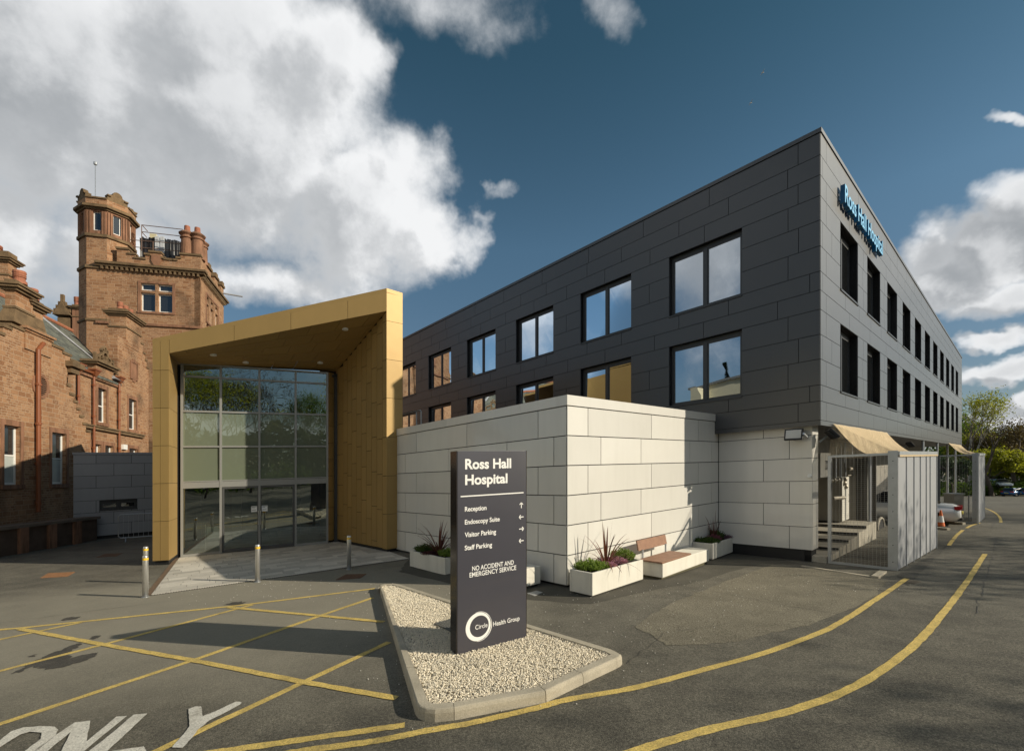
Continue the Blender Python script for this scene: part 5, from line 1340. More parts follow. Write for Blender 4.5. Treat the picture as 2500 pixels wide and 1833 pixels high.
def cordyline(parent_label, x, y, z, n, L, seed, spread=1.0, tall=None):
    rnd = random.Random(seed); t = thing('cordyline', parent_label, 'plant', x, y, z=z)
    mb = MB()
    for i in range(n):
        az = rnd.uniform(0, 6.283); el = rnd.uniform(.25, 1.25)*spread if i > 2 else rnd.uniform(.0, .2); ln = L*rnd.uniform(.6, 1.0); w_ = rnd.uniform(.012, .021)
        p = Vector((math.cos(az)*.03, math.sin(az)*.03, 0)); d = Vector((math.cos(az)*math.sin(el*.55), math.sin(az)*math.sin(el*.55), math.cos(el*.55)))
        side = Vector((-math.sin(az), math.cos(az), 0)); i0 = len(mb.v); K = 8
        for j in range(K+1):
            f_ = j/K; ww = w_*(.5+1.2*f_ if f_ < .35 else (1-(f_-.35)/.65)**.8)*1.1+.0008
            mb.v += [tuple(p-side*ww), tuple(p+side*ww)]
            if j: a = i0+2*j; mb.f.append((a-2, a-1, a+1, a))
            d = (d+Vector((math.cos(az)*.05, math.sin(az)*.05, -.055*el*(1+f_*2.2)))*(1 if el > .3 else .15)).normalized(); p = p+d*(ln/K)
    obj('leaves', mb, cord_m, t); obj('stem', MB().lathe([(.045, -.05), (.04, .05), (.02, .10)], n=10), cord_d, t); return t
def clump(label, name, cat, x, y, z, rx, ry, h, n, m, seed, leaf=.05, kind='shrub', group=None):
    rg = np.random.default_rng(seed); t = thing(name, label, cat, x, y, z=z, group=group)
    # upright sprigs carrying small leaves
    ns = n; a = rg.uniform(0, 6.283, ns); r_ = np.sqrt(rg.uniform(0, 1, ns)); px, py = rx*r_*np.cos(a), ry*r_*np.sin(a); hh = h*(1-.45*r_**2)*rg.uniform(.6, 1.1, ns)
    out = np.stack([px*.35, py*.35, hh], 1); K = 7; V_, F_ = [], []
    tt = rg.uniform(.25, 1, (ns, K)); c = np.stack([px, py, np.zeros(ns)], 1)[:, None]+out[:, None]*tt[..., None]; c = c.reshape(-1, 3)+rg.normal(0, .006, (ns*K, 3))
    d = rg.normal(0, 1, (ns*K, 3)); d[:, 2] = np.abs(d[:, 2])+.5; d /= np.linalg.norm(d, axis=1)[:, None]; s_ = np.cross(d, rg.normal(0, 1, (ns*K, 3))); s_ /= np.linalg.norm(s_, axis=1)[:, None]
    L = leaf*rg.uniform(.6, 1.1, (ns*K, 1)); w_ = L*.22
    v = np.stack([c, c+d*L*.5+s_*w_, c+d*L, c+d*L*.5-s_*w_], 1).reshape(-1, 3); f = np.arange(ns*K*4).reshape(-1, 4)
    fast_mesh('foliage', v, f, m, t)
    mb = MB()
    for i in range(0, ns, 6): mb.tube([(px[i]*.6, py[i]*.6, -.02), tuple(out[i]*.8+np.array([px[i], py[i], 0]))], .0035, 3, cap=False)
    obj('stems', mb, cord_d, t); return t
def rect_px(B, ang, L, W): return B
pang = math.atan2(U[1], U[0])
def onrect(o, rz, a, b): return (o[0]+a*math.cos(rz)-b*math.sin(rz), o[1]+a*math.sin(rz)+b*math.cos(rz))
# planter nearest the camera: its long side runs along the wall
B1 = gp(1446.3, 1458.2); P1L, P1W, P1H = 2.0, .56, .475; r1 = math.atan2(gp(1570.9, 1417.9)[1]-B1[1], gp(1570.9, 1417.9)[0]-B1[0])
planter(*B1, r1, P1L, P1W, P1H, 'white concrete planter in full sun at the corner of the pale wing')
g1 = ground(*B1)+P1H-.06
cordyline('red spiky cordyline in the sunlit corner planter', *onrect(B1, r1, .95, .30), g1, 34, 1.1, 5, spread=1.5)
clump('bright green rosemary-like shrub at the left end of the sunlit corner planter', 'shrub', 'plant', *onrect(B1, r1, .35, .32), g1, .24, .18, .24, 420, gr_m, 1)
clump('small yellow-green shrub left of the pink heather in the corner planter', 'shrub', 'plant', *onrect(B1, r1, .66, .26), g1, .16, .15, .15, 240, gr_m, 2)
clump('pink heather on the left of the cordyline in the corner planter', 'heather', 'plant', *onrect(B1, r1, .84, .20), g1, .16, .13, .13, 240, pk_m, 3, leaf=.03)
clump('pink heather on the right of the cordyline in the corner planter', 'heather', 'plant', *onrect(B1, r1, 1.30, .30), g1, .22, .17, .15, 320, pk_m, 4, leaf=.03)
clump('bright green shrub at the right end of the sunlit corner planter', 'shrub', 'plant', *onrect(B1, r1, 1.66, .33), g1, .22, .16, .27, 380, gr_m, 5)
# bench
B2 = gp(1617.8, 1415.8); e2 = gp(1731, 1376); r2_ = math.atan2(e2[1]-B2[1], e2[0]-B2[0]); BL2 = float(np.linalg.norm(e2-B2))
bn = thing('bench', 'white concrete bench with hardwood slatted seat and backrest between two planters', 'bench', *B2, rz=r2_)
obj('block', MB().box(0, BL2, 0, .56, .05, .37), concrete_w, bn, bevel=.01); obj('base', MB().box(.05, BL2-.05, .05, .51, -.04, .05), mat('mossy_base', (.10, .09, .05), .9), bn)
mb = MB()
for i in range(5): mb.box(-.06, 1.58, -.02+i*.118, -.02+i*.118+.112, .385, .42)
obj('seat', mb, timber, bn, bevel=.004)
mb = MB()
mb.hexa([(-.02, .585, .60), (1.50, .585, .60), (1.50, .62, .60), (-.02, .62, .60)], [(-.02, .635, .84), (1.50, .635, .84), (1.50, .67, .84), (-.02, .67, .84)])
obj('backrest', mb, timber, bn, bevel=.004)
for xx in (.12, 1.36): obj('bracket', MB().box(xx, xx+.05, .56, .585, .2, .62), galv, bn)
# planter at the inner corner
B3 = gp(1739.9, 1367.9); e3 = gp(1803, 1344.9); r3 = math.atan2(e3[1]-B3[1], e3[0]-B3[0]); L3 = 2.05
planter(*B3, r3, L3, .56, .475, 'white concrete planter half in shade in the inner corner of the walls')
g3 = ground(*B3)+.415
clump('low green shrub at the left end of the inner corner planter', 'shrub', 'plant', *onrect(B3, r3, .36, .3), g3, .32, .2, .17, 420, dg_m, 11, leaf=.06)
clump('dark pink heather below the cordyline in the inner corner planter', 'heather', 'plant', *onrect(B3, r3, .75, .25), g3, .18, .15, .22, 260, leaf_mat('deep_heather', (.22, .06, .10), (.30, .12, .16)), 12, leaf=.04)
cordyline('slim dark cordyline in the shaded inner corner planter', *onrect(B3, r3, .95, .3), g3, 12, .95, 8, spread=.35)
clump('dark bushy shrub behind the heather in the inner corner planter', 'shrub', 'plant', *onrect(B3, r3, 1.25, .38), g3, .24, .16, .30, 300, dg_m, 13)
clump('mauve heather at the right end of the inner corner planter', 'heather', 'plant', *onrect(B3, r3, 1.5, .25), g3, .28, .15, .14, 300, leaf_mat('mauve_heather', (.14, .07, .13), (.24, .13, .2)), 14, leaf=.03)
# planter left of the sign, against the shaded wall
B0 = gp(1086, 1402.8); e0 = gp(1000.3, 1384); r0 = math.atan2(e0[1]-B0[1], e0[0]-B0[0]); L0 = float(np.linalg.norm(e0-B0))
o0 = B0; planter(e0[0], e0[1], r0+math.pi, L0, .56, .46, 'white concrete planter in shade to the left of the charcoal sign')
r0p = r0+math.pi; g0_ = ground(*e0)+.40
cordyline('large dark red cordyline in the shaded planter left of the sign', *onrect(e0, r0p, .95, .3), g0_, 46, 1.0, 21, spread=1.15)
clump('dark green shrub at the left end of the shaded planter', 'shrub', 'plant', *onrect(e0, r0p, .35, .3), g0_, .26, .18, .22, 320, dg_m, 15)
clump('green shrub near the sign in the shaded planter', 'shrub', 'plant', *onrect(e0, r0p, 1.5, .28), g0_, .26, .18, .22, 380, gr_m, 16)
clump('dark heather between the shrubs in the shaded planter', 'heather', 'plant', *onrect(e0, r0p, .9, .2), g0_, .3, .15, .11, 260, leaf_mat('wine_heather', (.06, .02, .03), (.11, .04, .05)), 17, leaf=.03)
# white block just behind the sign
BB = gp(1319.5, 1429); bb = thing('bench', 'white concrete block seat half hidden behind the right edge of the sign', 'bench', BB[0], BB[1], rz=math.atan2(V[1], V[0]))
obj('block', MB().box(0, 1.7, .0, .52, .05, .43), concrete_w, bb, bevel=.01); obj('base', MB().box(.05, 1.65, .05, .47, -.02, .05), plinth, bb)
# ================================================================== FLOODLIGHTS, WALL BITS
def flood(x, y, z, rz, tilt, label, s=1.0):
    t = thing('floodlight', label, 'light', x, y, z=z, rz=rz, group='black led floodlights'); t.rotation_euler = (tilt, 0, rz)
    obj('housing', MB().box(-.20*s, .20*s, 0, .06*s, -.14*s, .14*s), plinth, t, bevel=.01)
    mb = MB()
    for i in range(9): mb.box(-.17*s+i*.04*s, -.155*s+i*.04*s, .06*s, .10*s, -.12*s, .12*s)
    obj('fins', mb, plinth, t)
    obj('lens', MB().box(-.165*s, .165*s, -.006, -.001, -.105*s, .105*s), mat('floodlight_lens', (.55, .54, .50), .25), t)
    obj('bracket', MB().box(.2*s, .24*s, -.01, .05*s, -.03, .03).box(.21*s, .235*s, .0, .30*s, -.02, .02), galv, t)
    return t
P1 = np.array(WP.p(plen, 0)[:2])
a, z = WP.sz(1947, 1051); p = WP.p(a, 0, .35); flood(p[0], p[1], WP.sz(1947, 1052)[1]-.1, math.atan2(-U[1], -U[0])-math.pi/2+math.pi, -.25, 'black floodlight on the pale wall left of the corner', s=1.15)
p = WPR.p(.30, 0, .42); flood(p[0], p[1], 3.30, math.atan2(-V[1], -V[0])-math.pi/2+math.pi+.5, -.75, 'black floodlight seen edge on at the corner beside the awning', s=1.15)
WRs = WR.shift(.1)
p = WRs.p(WRs.at(2224), 0); flood(p[0], p[1], 3.2, math.atan2(-V[1], -V[0])-math.pi/2+math.pi+.6, -.7, 'small floodlight under the soffit beyond the first awning')
p = WRs.p(WRs.at(2297), 0); flood(p[0], p[1], 1.9, math.atan2(-V[1], -V[0])-math.pi/2+math.pi+.6, -.8, 'small tilted floodlight on the post near the second enclosure', s=1.3)
a, z = WP.sz(1977, 1161); tag(obj('wall_sensor', MB().hexa([WP.p(a+.055*math.cos(t), z+.06*math.sin(t), .001) for t in [math.pi/3*i for i in range(6)]], [WP.p(a+.055*math.cos(t), z+.06*math.sin(t), .05) for t in [math.pi/3*i for i in range(6)]]), white_pt), 'small white hexagonal sensor on the pale wall near the corner', 'sensor')
# ================================================================== FENCED ENCLOSURES
fence_m = mat('pale_grey_fence_mesh', (.36, .37, .39), .45, metal=.15, var=.05, vs=2, island=.06)
_k = NT(fence_m.node_tree); _f = _k.node('ShaderNodeLayerWeight'); _f.inputs['Blend'].default_value = .5   # fine steel mesh: closes up when seen along its face
_k.put(_k.n['Principled BSDF'].inputs['Alpha'], _k.ramp(_f.outputs['Facing'], .20, .62, .35, 1.0))
net_m = bpy.data.materials.new('sand_shade_net'); net_m.use_nodes = True
_k = NT(net_m.node_tree); _b = _k.n['Principled BSDF']; _P = _k.node('ShaderNodeNewGeometry').outputs['Position']
_k.put(_b.inputs['Base Color'], _k.mix(_k.noise(_P, 3, 5, .7), (.50, .37, .21), (.68, .54, .34))); _b.inputs['Roughness'].default_value = .9
_w = _k.node('ShaderNodeTexChecker'); _k.put(_w.inputs['Vector'], _P); _w.inputs['Scale'].default_value = 55
_k.put(_b.inputs['Alpha'], _k.m('ADD', .62, _k.m('MULTIPLY', _w.outputs[1], .38)))
net_s = net_m.copy(); net_s.name = 'sheer_shade_net'
for _n in net_s.node_tree.nodes:
    if _n.type == 'MATH' and _n.operation == 'ADD': _n.inputs[0].default_value = .12
    if _n.type == 'MATH' and _n.operation == 'MULTIPLY': _n.inputs[1].default_value = .30
def enclosure(E0, E1, S1, ztop, lab, wall, n0, rib_px, board=True):
    t = thing('fenced_enclosure', lab, 'enclosure', *E1, local=False)
    WF = Wall(E0, E1-E0); fl_ = float(np.linalg.norm(E1-E0)); WS = Wall(E1, S1-E1); sl2 = float(np.linalg.norm(S1-E1))
    zb = lambda W, a: ground(*W.p(a, 0)[:2])
    mb = MB(); mb.wbox(WF, 0, .07, zb(WF, 0), ztop, -.05, .02); obj('post', mb, galv, t)
    mb = MB(); mb.wbox(WF, fl_-.20, fl_-.005, zb(WF, fl_)-.02, ztop+.06, -.03, .015); obj('post', mb, galv, t)
    mb = MB(); mb.wbox(WF, .07, fl_-.20, ztop-.05, ztop+.01, -.03, .01); obj('rail', mb, galv, t)
    mb = MB(); z0, z1 = zb(WF, 0)+.06, zb(WF, fl_)+.06
    mb.hexa([WF.p(.07, z0-.06, -.03), WF.p(fl_-.2, z1-.06, -.03), WF.p(fl_-.2, z1-.06, .01), WF.p(.07, z0-.06, .01)], [WF.p(.07, z0, -.03), WF.p(fl_-.2, z1, -.03), WF.p(fl_-.2, z1, .01), WF.p(.07, z0, .01)]); obj('rail', mb, galv, t)
    mb = MB(); x = .10
    while x < fl_-.2: mb.tube([WF.p(x, zb(WF, x)+.05, -.01), WF.p(x, ztop-.04, -.01)], .0028, 4, cap=False); x += .08
    z = ztop-.1
    while z > zb(WF, fl_)+.1: mb.tube([WF.p(.07, z, -.004), WF.p(fl_-.2, z, -.004)], .0018, 3, cap=False); z -= .05
    obj('wire_mesh', mb, mat('fence_wire', (.42, .41, .38), .5, metal=.5), t)
    mb = MB()
    for z in np.arange(zb(WF, fl_)+.2, ztop, .42): mb.wbox(WF, fl_-.11, fl_-.09, z, z+.02, .015, .022)
    obj('bolts', mb, plinth, t)
    ribs = [0]+[WS.at(p) for p in rib_px]+[sl2]
    for a, b in zip(ribs[:-1], ribs[1:]):
        mb = MB(); g0_, g1_ = zb(WS, a), zb(WS, b)
        mb.hexa([WS.p(a+.012, g0_+.03, -.02), WS.p(b-.012, g1_+.03, -.02), WS.p(b-.012, g1_+.03, 0), WS.p(a+.012, g0_+.03, 0)], [WS.p(a+.012, ztop-.02, -.02), WS.p(b-.012, ztop-.02, -.02), WS.p(b-.012, ztop-.02, 0), WS.p(a+.012, ztop-.02, 0)])
        obj('board', mb, fence_m, t)
        obj('post', MB().wbox(WS, b-.015, b+.015, g1_, ztop, -.04, .022), galv, t)
    obj('rail', MB().wbox(WS, 0, sl2, ztop-.06, ztop+.04, -.05, .03), galv, t)
    mb = MB()
    for a, b in ((sl2, 0),):
        pass
    # back fence from the far end to the building
    return t, WF, fl_, WS, sl2
E0 = np.array([8.66, 12.45]); E1 = np.array([9.60, 11.29]); S1 = np.array([13.39, 14.33])
t1, WF1, fl1, WS1, sl1 = enclosure(E0, E1, S1, 2.66, 'grey fenced service enclosure with sand coloured shade net at the building corner', WR, 0, (2212, 2230.5, 2246, 2260.5, 2270))
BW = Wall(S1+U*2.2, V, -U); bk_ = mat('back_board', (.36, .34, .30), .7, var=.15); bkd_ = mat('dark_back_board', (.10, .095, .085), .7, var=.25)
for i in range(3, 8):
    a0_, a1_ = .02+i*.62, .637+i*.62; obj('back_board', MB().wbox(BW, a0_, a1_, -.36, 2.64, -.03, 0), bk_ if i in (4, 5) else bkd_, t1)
def net(name, label, topA, topB, botA, botB, sag, n=22, m_=14, parent=None):
    mb = MB(); rnd = random.Random(4)
    for i in range(n+1):
        for j in range(m_+1):
            u_, v_ = i/n, j/m_
            T = np.array(topA)*(1-u_)+np.array(topB)*u_; B = np.array(botA)*(1-u_)+np.array(botB)*u_
            p = T*(1-v_)+B*v_; p[2] -= sag*math.sin(math.pi*v_)*(1+.25*math.sin(7*u_+1))+.04*math.sin(23*u_+3*v_)*math.sin(math.pi*v_)+rnd.uniform(-.008, .008)
            mb.v.append(tuple(p))
    for i in range(n):
        for j in range(m_): a = i*(m_+1)+j; mb.f.append((a, a+m_+1, a+m_+2, a+1))
    o = obj(name, mb, net_m, parent, smooth=True)
    if parent is None: tag(o, label, 'awning')
    return o
NR = WR.shift(.03)
nn = thing('shade_net', 'sagging sand coloured net stretched from the soffit over the first enclosure', 'awning', *E1, z=2.6, local=False)
net('canopy', '', NR.p(NR.at(2034), 3.58), NR.p(NR.at(2165), 3.58), WS1.p(0.0, 2.66, .0), WS1.p(sl1, 2.66, .0), .30, parent=nn)
mb = MB(); A, B, Cc = NR.p(NR.at(2034), 3.58), WS1.p(0, 2.66, 0), WF1.p(0, 2.5, 0)
for i in range(8):
    for j in range(9):
        pass
mb.quad(A, WS1.p(0, 2.64, .01), WF1.p(fl1*.5, 2.56, .01), WF1.p(0, 2.60, .01)); obj('end_flap', mb, net_s, nn)
mb = MB().quad(WS1.p(0, 2.66, .025), WS1.p(0, 2.56, .035), WS1.p(sl1, 2.56, .035), WS1.p(sl1, 2.66, .025)); obj('hem', mb, net_m, nn)
E3 = np.array([20.65, 20.1]); E2 = E3+V*2.3; S3 = E3+U*4.6
t2, WF2, fl2, WS2, sl2_ = enclosure(E2, E3, S3, 2.60, 'second grey fenced enclosure further down the drive with a white ribbed side', WR, 0, (2388, 2392, 2396, 2399.5))
obj('post', MB().wbox(WF2, .9, 1.05, -.5, 2.6, -.05, .02), mat('dark_post', (.10, .11, .12), .5), t2)
n2 = thing('shade_net', 'smaller sand coloured net over the second enclosure', 'awning', *E3, z=2.5, local=False)
net('canopy', '', NR.p(NR.at(2316), 3.55), NR.p(NR.at(2346), 3.55), WS2.p(0, 2.6), WS2.p(sl2_, 2.6), .22, n=12, m_=10, parent=n2)
# service equipment behind the first mesh
cabw = mat('white_cabinet', (.62, .60, .54), .45, var=.05); cabg = mat('grey_cabinet', (.33, .315, .27), .5, var=.1)
def cabinet(W, a0, a1, o0, o1, z0, z1, label, handles=()):
    t = thing('service_cabinet', label, 'cabinet', *W.p((a0+a1)/2, 0, (o0+o1)/2)[:2], z=z0, local=False)
    obj('casing', MB().wbox(W, a0, a1, z0, z1, o0, o1-.02), cabg, t, bevel=.01); obj('door', MB().wbox(W, a0+.01, a1-.01, z0+.01, z1-.01, o1-.02, o1), cabw, t)
    mb = MB()
    am = (a0+a1)/2
    for h in handles: mb.tube([W.p(h, (z0+z1)/2-.13, o1), W.p(h, (z0+z1)/2-.13, o1+.03), W.p(h, (z0+z1)/2+.13, o1+.03), W.p(h, (z0+z1)/2+.13, o1)], .012, 6)
    if handles: obj('handle', mb, plinth, t)
    mb = MB().wbox(W, am-.003, am+.003, z0+.03, z1-.03, o1, o1+.002); obj('seam', mb, joint, t)
Q = WR.shift(-.55); ca0, ca1 = Q.at(2003), Q.at(2028); zc0, zc1 = Q.sz(2015, 1165)[1], Q.sz(2015, 1105)[1]
cabinet(Q, ca0, ca1, -.5, 0, zc0, zc1, 'white two door cabinet hung high on the service wall behind the mesh', handles=((ca0+ca1)/2-.06, (ca0+ca1)/2+.06))
Q = WR.shift(-.75); cb0, cb1 = Q.at(2056), Q.at(2073); zd0, zd1 = Q.sz(2064, 1270)[1], Q.sz(2064, 1164)[1]
cabinet(Q, cb0, cb1, -1.2, 0, zd0, zd1, 'tall grey cabinet with a white door standing on the service steps', handles=(cb1-.1,))
# concrete steps
SQ = WR.shift(.06); st = thing('service_steps', 'concrete service steps rising behind the mesh fence', 'steps', *SQ.p(1.2, 0)[:2], local=False)
pxs = (2020, 2048, 2072, 2094, 2115); pys = (1346, 1332, 1320, 1310, 1298); mb = MB(); nz = MB(); hts = (.19, .27, .36, .45, .55)
for i, (px, py) in enumerate(zip(pxs, pys)):
    a, z = SQ.sz(px, py); z = -.30+hts[i]; b = SQ.at(pxs[i+1]) if i < 4 else a+1.6
    a_n = SQ.at(px); mb.wbox(SQ, max(.34, a_n-(.25 if i == 0 else 0)), b, -.6, z, -2.4, 0); nz.wbox(SQ, max(.32, a_n-.012), max(.339, a_n-.001), z-.05, z, -2.4, .0)
obj('treads', mb, concrete, st); obj('nosing', nz, plinth, st)
pp_ = thing('pipework', 'cluster of grey valves and vertical pipes on the service wall', 'pipes', *WR.p(1.6, 0, -.9)[:2], z=1.5, local=False)
PQ = WR.shift(-.85); mb = MB()
for px, y0, y1, r_ in ((2040, 1172, 1090, .035), (2052, 1216, 1080, .03), (2061, 1130, 1080, .025), (2064, 1222, 1080, .02)): mb.tube([PQ.p(PQ.at(px), PQ.sz(px, y0)[1]), PQ.p(PQ.at(px), PQ.sz(px, y1)[1])], r_, 8)
obj('riser_pipes', mb, galv, pp_)
mb = MB().tube([PQ.p(*PQ.sz(2016, 1173), .1), PQ.p(*PQ.sz(2040, 1172), .1)], .05, 8).tube([PQ.p(*PQ.sz(2025, 1216), .1), PQ.p(*PQ.sz(2053, 1214), .1)], .06, 8).tube([PQ.p(*PQ.sz(2063, 1145), .1), PQ.p(*PQ.sz(2075, 1144), .1)], .07, 8).tube([PQ.p(*PQ.sz(2062, 1161), .1), PQ.p(*PQ.sz(2083, 1159), .1)], .02, 6)
for x, y in ((2026, 1173), (2036, 1172), (2052, 1180), (2053, 1170), (2055, 1188)): mb.lathe([(.05, -.07), (.08, -.02), (.08, .02), (.05, .07)], PQ.p(*PQ.sz(x, y), .12), 8)
obj('valves', mb, mat('dull_valve_metal', (.30, .27, .22), .5, metal=.5), pp_)
for lab, px in (('slim white post behind the mesh, left of the thick column', 2080),):
    W_ = WR.shift(-1.1); a = W_.at(px); p = W_.p(a, 0); tag(obj('service_post', MB().lathe([(.03, ground(p[0], p[1])), (.03, 3.55)], (p[0], p[1], 0), 8), galv), lab, 'post')
W_ = WR.shift(-.3); wh = thing('wheel_guard', 'dark curved wheel guard lying behind the mesh beside the column', 'guard', *W_.p(W_.at(2150), 0)[:2], local=False)
a = W_.at(2150); g_ = ground(*W_.p(a, 0)[:2]); mb = MB(); mb.tube([W_.p(a+.65*math.cos(t), g_+.05+.42*math.sin(t)) for t in [math.pi*i/12 for i in range(13)]], .05, 8); obj('rim', mb, concrete, wh)
mb = MB(); mb.hexa([W_.p(a+.6*math.cos(t), g_+.02+.4*math.sin(t), -.04) for t in [math.pi*i/12 for i in range(13)]], [W_.p(a+.6*math.cos(t), g_+.02+.4*math.sin(t), .0) for t in [math.pi*i/12 for i in range(13)]]); obj('panel', mb, plinth, wh)
# kerb edging in front of the first enclosure
mb = MB(); k1, k2, k3 = gp(1955, 1382), gp(2145, 1412), gp(2165, 1398)
def kerbrun(mb, p, q, w_=.12, h=.09):
    d = (q-p)/np.linalg.norm(q-p); n_ = np.array([-d[1], d[0]])*w_
    P = [p, q, q+n_, p+n_]; mb.hexa([(x, y, ground(x, y)-.03) for x, y in P], [(x, y, ground(x, y)+h) for x, y in P])
kerbrun(mb, k1, k2, .10, .02); kerbrun(mb, k2, k3, .14, .05); tag(obj('kerb_edging', mb, kerb_m), 'short mossy kerb edging in front of the mesh fence', 'kerb')
mb = MB(); kerbrun(mb, gp(2285, 1276), gp(2350, 1281), .15, .1); tag(obj('kerb_edging', mb, kerb_m), 'long low kerb behind the traffic cone, under the white car tail', 'kerb'); mb = MB(); kerbrun(mb, gp(2275, 1290), gp(2312, 1294), .15, .08); tag(obj('kerb_edging', mb, kerb_m), 'short low kerb in front of the traffic cone', 'kerb')
# grey cabinet in the second enclosure
q_ = gp(2340, 1272); W_ = Wall(q_, U, -V)
t = thing('service_cabinet', 'grey equipment cabinet in front of the second enclosure', 'cabinet', *q_, local=False); W9 = Wall(gp(2330, 1270), gp(2353, 1270)-gp(2330, 1270)); g9 = ground(*gp(2330, 1270))
obj('casing', MB().wbox(W9, 0, float(np.linalg.norm(gp(2353, 1270)-gp(2330, 1270))), g9, g9+1.25, -.6, 0), cabg, t); obj('lid', MB().wbox(W9, -.03, .05+float(np.linalg.norm(gp(2353, 1270)-gp(2330, 1270))), g9+1.25, g9+1.29, -.63, .03), galv, t)
obj('gate_frame', MB().tube([W9.p(.55, g9, .1), W9.p(.55, g9+1.2, .1), W9.p(.8, g9+1.2, .1), W9.p(.8, g9, .1)], .025, 6), galv, t)
# ================================================================== TRAFFIC CONES
def cone(px, py, label, s=1.0):
    q = gp(px, py); t = thing('traffic_cone', label, 'cone', *q, group='orange traffic cones'); om = mat('cone_orange', (.75, .16, .03), .5)
    obj('base', MB().box(-.19*s, .19*s, -.19*s, .19*s, 0, .03*s), plinth, t); obj('body', MB().lathe([(.14*s, .03*s), (.03*s, .72*s), (.02*s, .74*s)], n=16), om, t); obj('sleeve', MB().lathe([(.116*s, .20*s), (.072*s, .48*s)], n=16, cap=False), white_pt, t)
    return t
cone(2297, 1285, 'orange traffic cone with white sleeve beside the white car', s=.95)
cone(2418, 1207, 'small distant orange cone near the leaning barrier')
# ================================================================== CARS
def car(x, y, rz, colr, label, L=4.5, Wd=1.8, H=1.45, kind='hatch', z=None):
    t = thing('parked_car', label, 'car', x, y, rz=rz, z=z)
    pm = mat('car_paint_'+'_'.join(str(int(q*100)) for q in colr), colr, .25, metal=.3, var=0, coat=.8)
    gm = mat('car_glass', (.012, .015, .018), .05, spec=.9); bk = mat('tyre_rubber', (.015, .015, .015), .8); ch = mat('alloy', (.5, .5, .5), .3, metal=1)
    # side profile of the lower body and of the greenhouse
    sec = [(-.5, .38, .60, .72), (-.49, .30, .86, .90), (-.44, .22, .98, .98), (-.30, .20, 1.0, 1.0), (0, .20, .98, 1.0), (.20, .20, .96, 1.0), (.34, .20, .88, .98), (.44, .22, .78, .92), (.49, .28, .68, .84), (.5, .36, .58, .70)]
    mb = MB(); n = 8
    for i, (fx, zl, zu, wf_) in enumerate(sec):
        zl *= H*.72; zu *= H*.66; hw = Wd/2*wf_
        prof = [(-hw*.9, zl), (-hw, zl+(zu-zl)*.25), (-hw*.99, zl+(zu-zl)*.7), (-hw*.86, zu), (hw*.86, zu), (hw*.99, zl+(zu-zl)*.7), (hw, zl+(zu-zl)*.25), (hw*.9, zl)]
        mb.v += [(fx*L, a, b) for a, b in prof]
        if i:
            for j in range(n): a = (i-1)*n+j; b = (i-1)*n+(j+1) % n; mb.f.append((a, b, b+n, a+n))
    mb.f.append(tuple(range(n))[::-1]); mb.f.append(tuple((len(sec)-1)*n+j for j in range(n)))
    o = obj('body', mb, pm, t, smooth=True)
    rear = -.47 if kind == 'hatch' else -.36
    gh = [(rear, .64, .80), (rear+.10, .93, .74), (-.12, 1.0, .72), (.06, .985, .72), (.26, .62, .80)]
    mb = MB()
    for i, (fx, zf, wf_) in enumerate(gh):
        hw = Wd/2*wf_; z0 = .60*H
        mb.v += [(fx*L, -Wd/2*.86, z0), (fx*L, -hw, max(z0+.005, zf*H)), (fx*L, hw, max(z0+.005, zf*H)), (fx*L, Wd/2*.86, z0)]
        if i:
            for j in range(3): a = (i-1)*4+j; mb.f.append((a, a+1, a+5, a+4))
    mb.f.append((3, 2, 1, 0)); obj('windows', mb, gm, t, smooth=False)
    mb = MB(); hw = Wd/2*.72
    mb.hexa([((rear+.09)*L, -hw*1.0, H*.935), (.065*L, -hw, H*.985), (.065*L, hw, H*.985), ((rear+.09)*L, hw, H*.935)], [((rear+.11)*L, -hw*.97, H*.96), (.05*L, -hw*.97, H*1.005), (.05*L, hw*.97, H*1.005), ((rear+.11)*L, hw*.97, H*.96)])
    obj('roof', mb, pm, t)
    for sx in (-.31, .31):
        for sy in (-1, 1):
            wv = MB(); r_ = .32
            wv.tube([(sx*L, sy*(Wd/2-.20), r_), (sx*L, sy*(Wd/2+.01), r_)], r_, 20); wo_ = obj('wheel', wv, bk, t)
            obj('rim', MB().tube([(sx*L, sy*(Wd/2+.011), r_), (sx*L, sy*(Wd/2+.02), r_)], .2, 12), ch, wo_)
    for sy in (-1, 1):
        obj('tail_light', MB().box(-.505*L, -.455*L, sy*Wd*.36-.20, sy*Wd*.36+.20, .50*H, .60*H), mat('tail_lamp', (.35, .01, .015), .2), t)
        obj('headlight', MB().box(.455*L, .497*L, sy*Wd*.34-.18, sy*Wd*.34+.18, .42*H, .50*H), mat('head_lamp', (.75, .75, .75), .1), t)
    obj('number_plate', MB().box(-.512*L, -.50*L, -.26, .26, .36*H, .43*H), mat('rear_plate', (.6, .5, .1), .5), t)
    obj('bumper', MB().box(-.508*L, -.46*L, -Wd*.42, Wd*.42, .20*H, .27*H).box(.46*L, .507*L, -Wd*.42, Wd*.42, .18*H, .26*H), mat('bumper_black', (.02, .02, .02), .6), t)
    return t
ang = math.atan2(V[1], V[0])
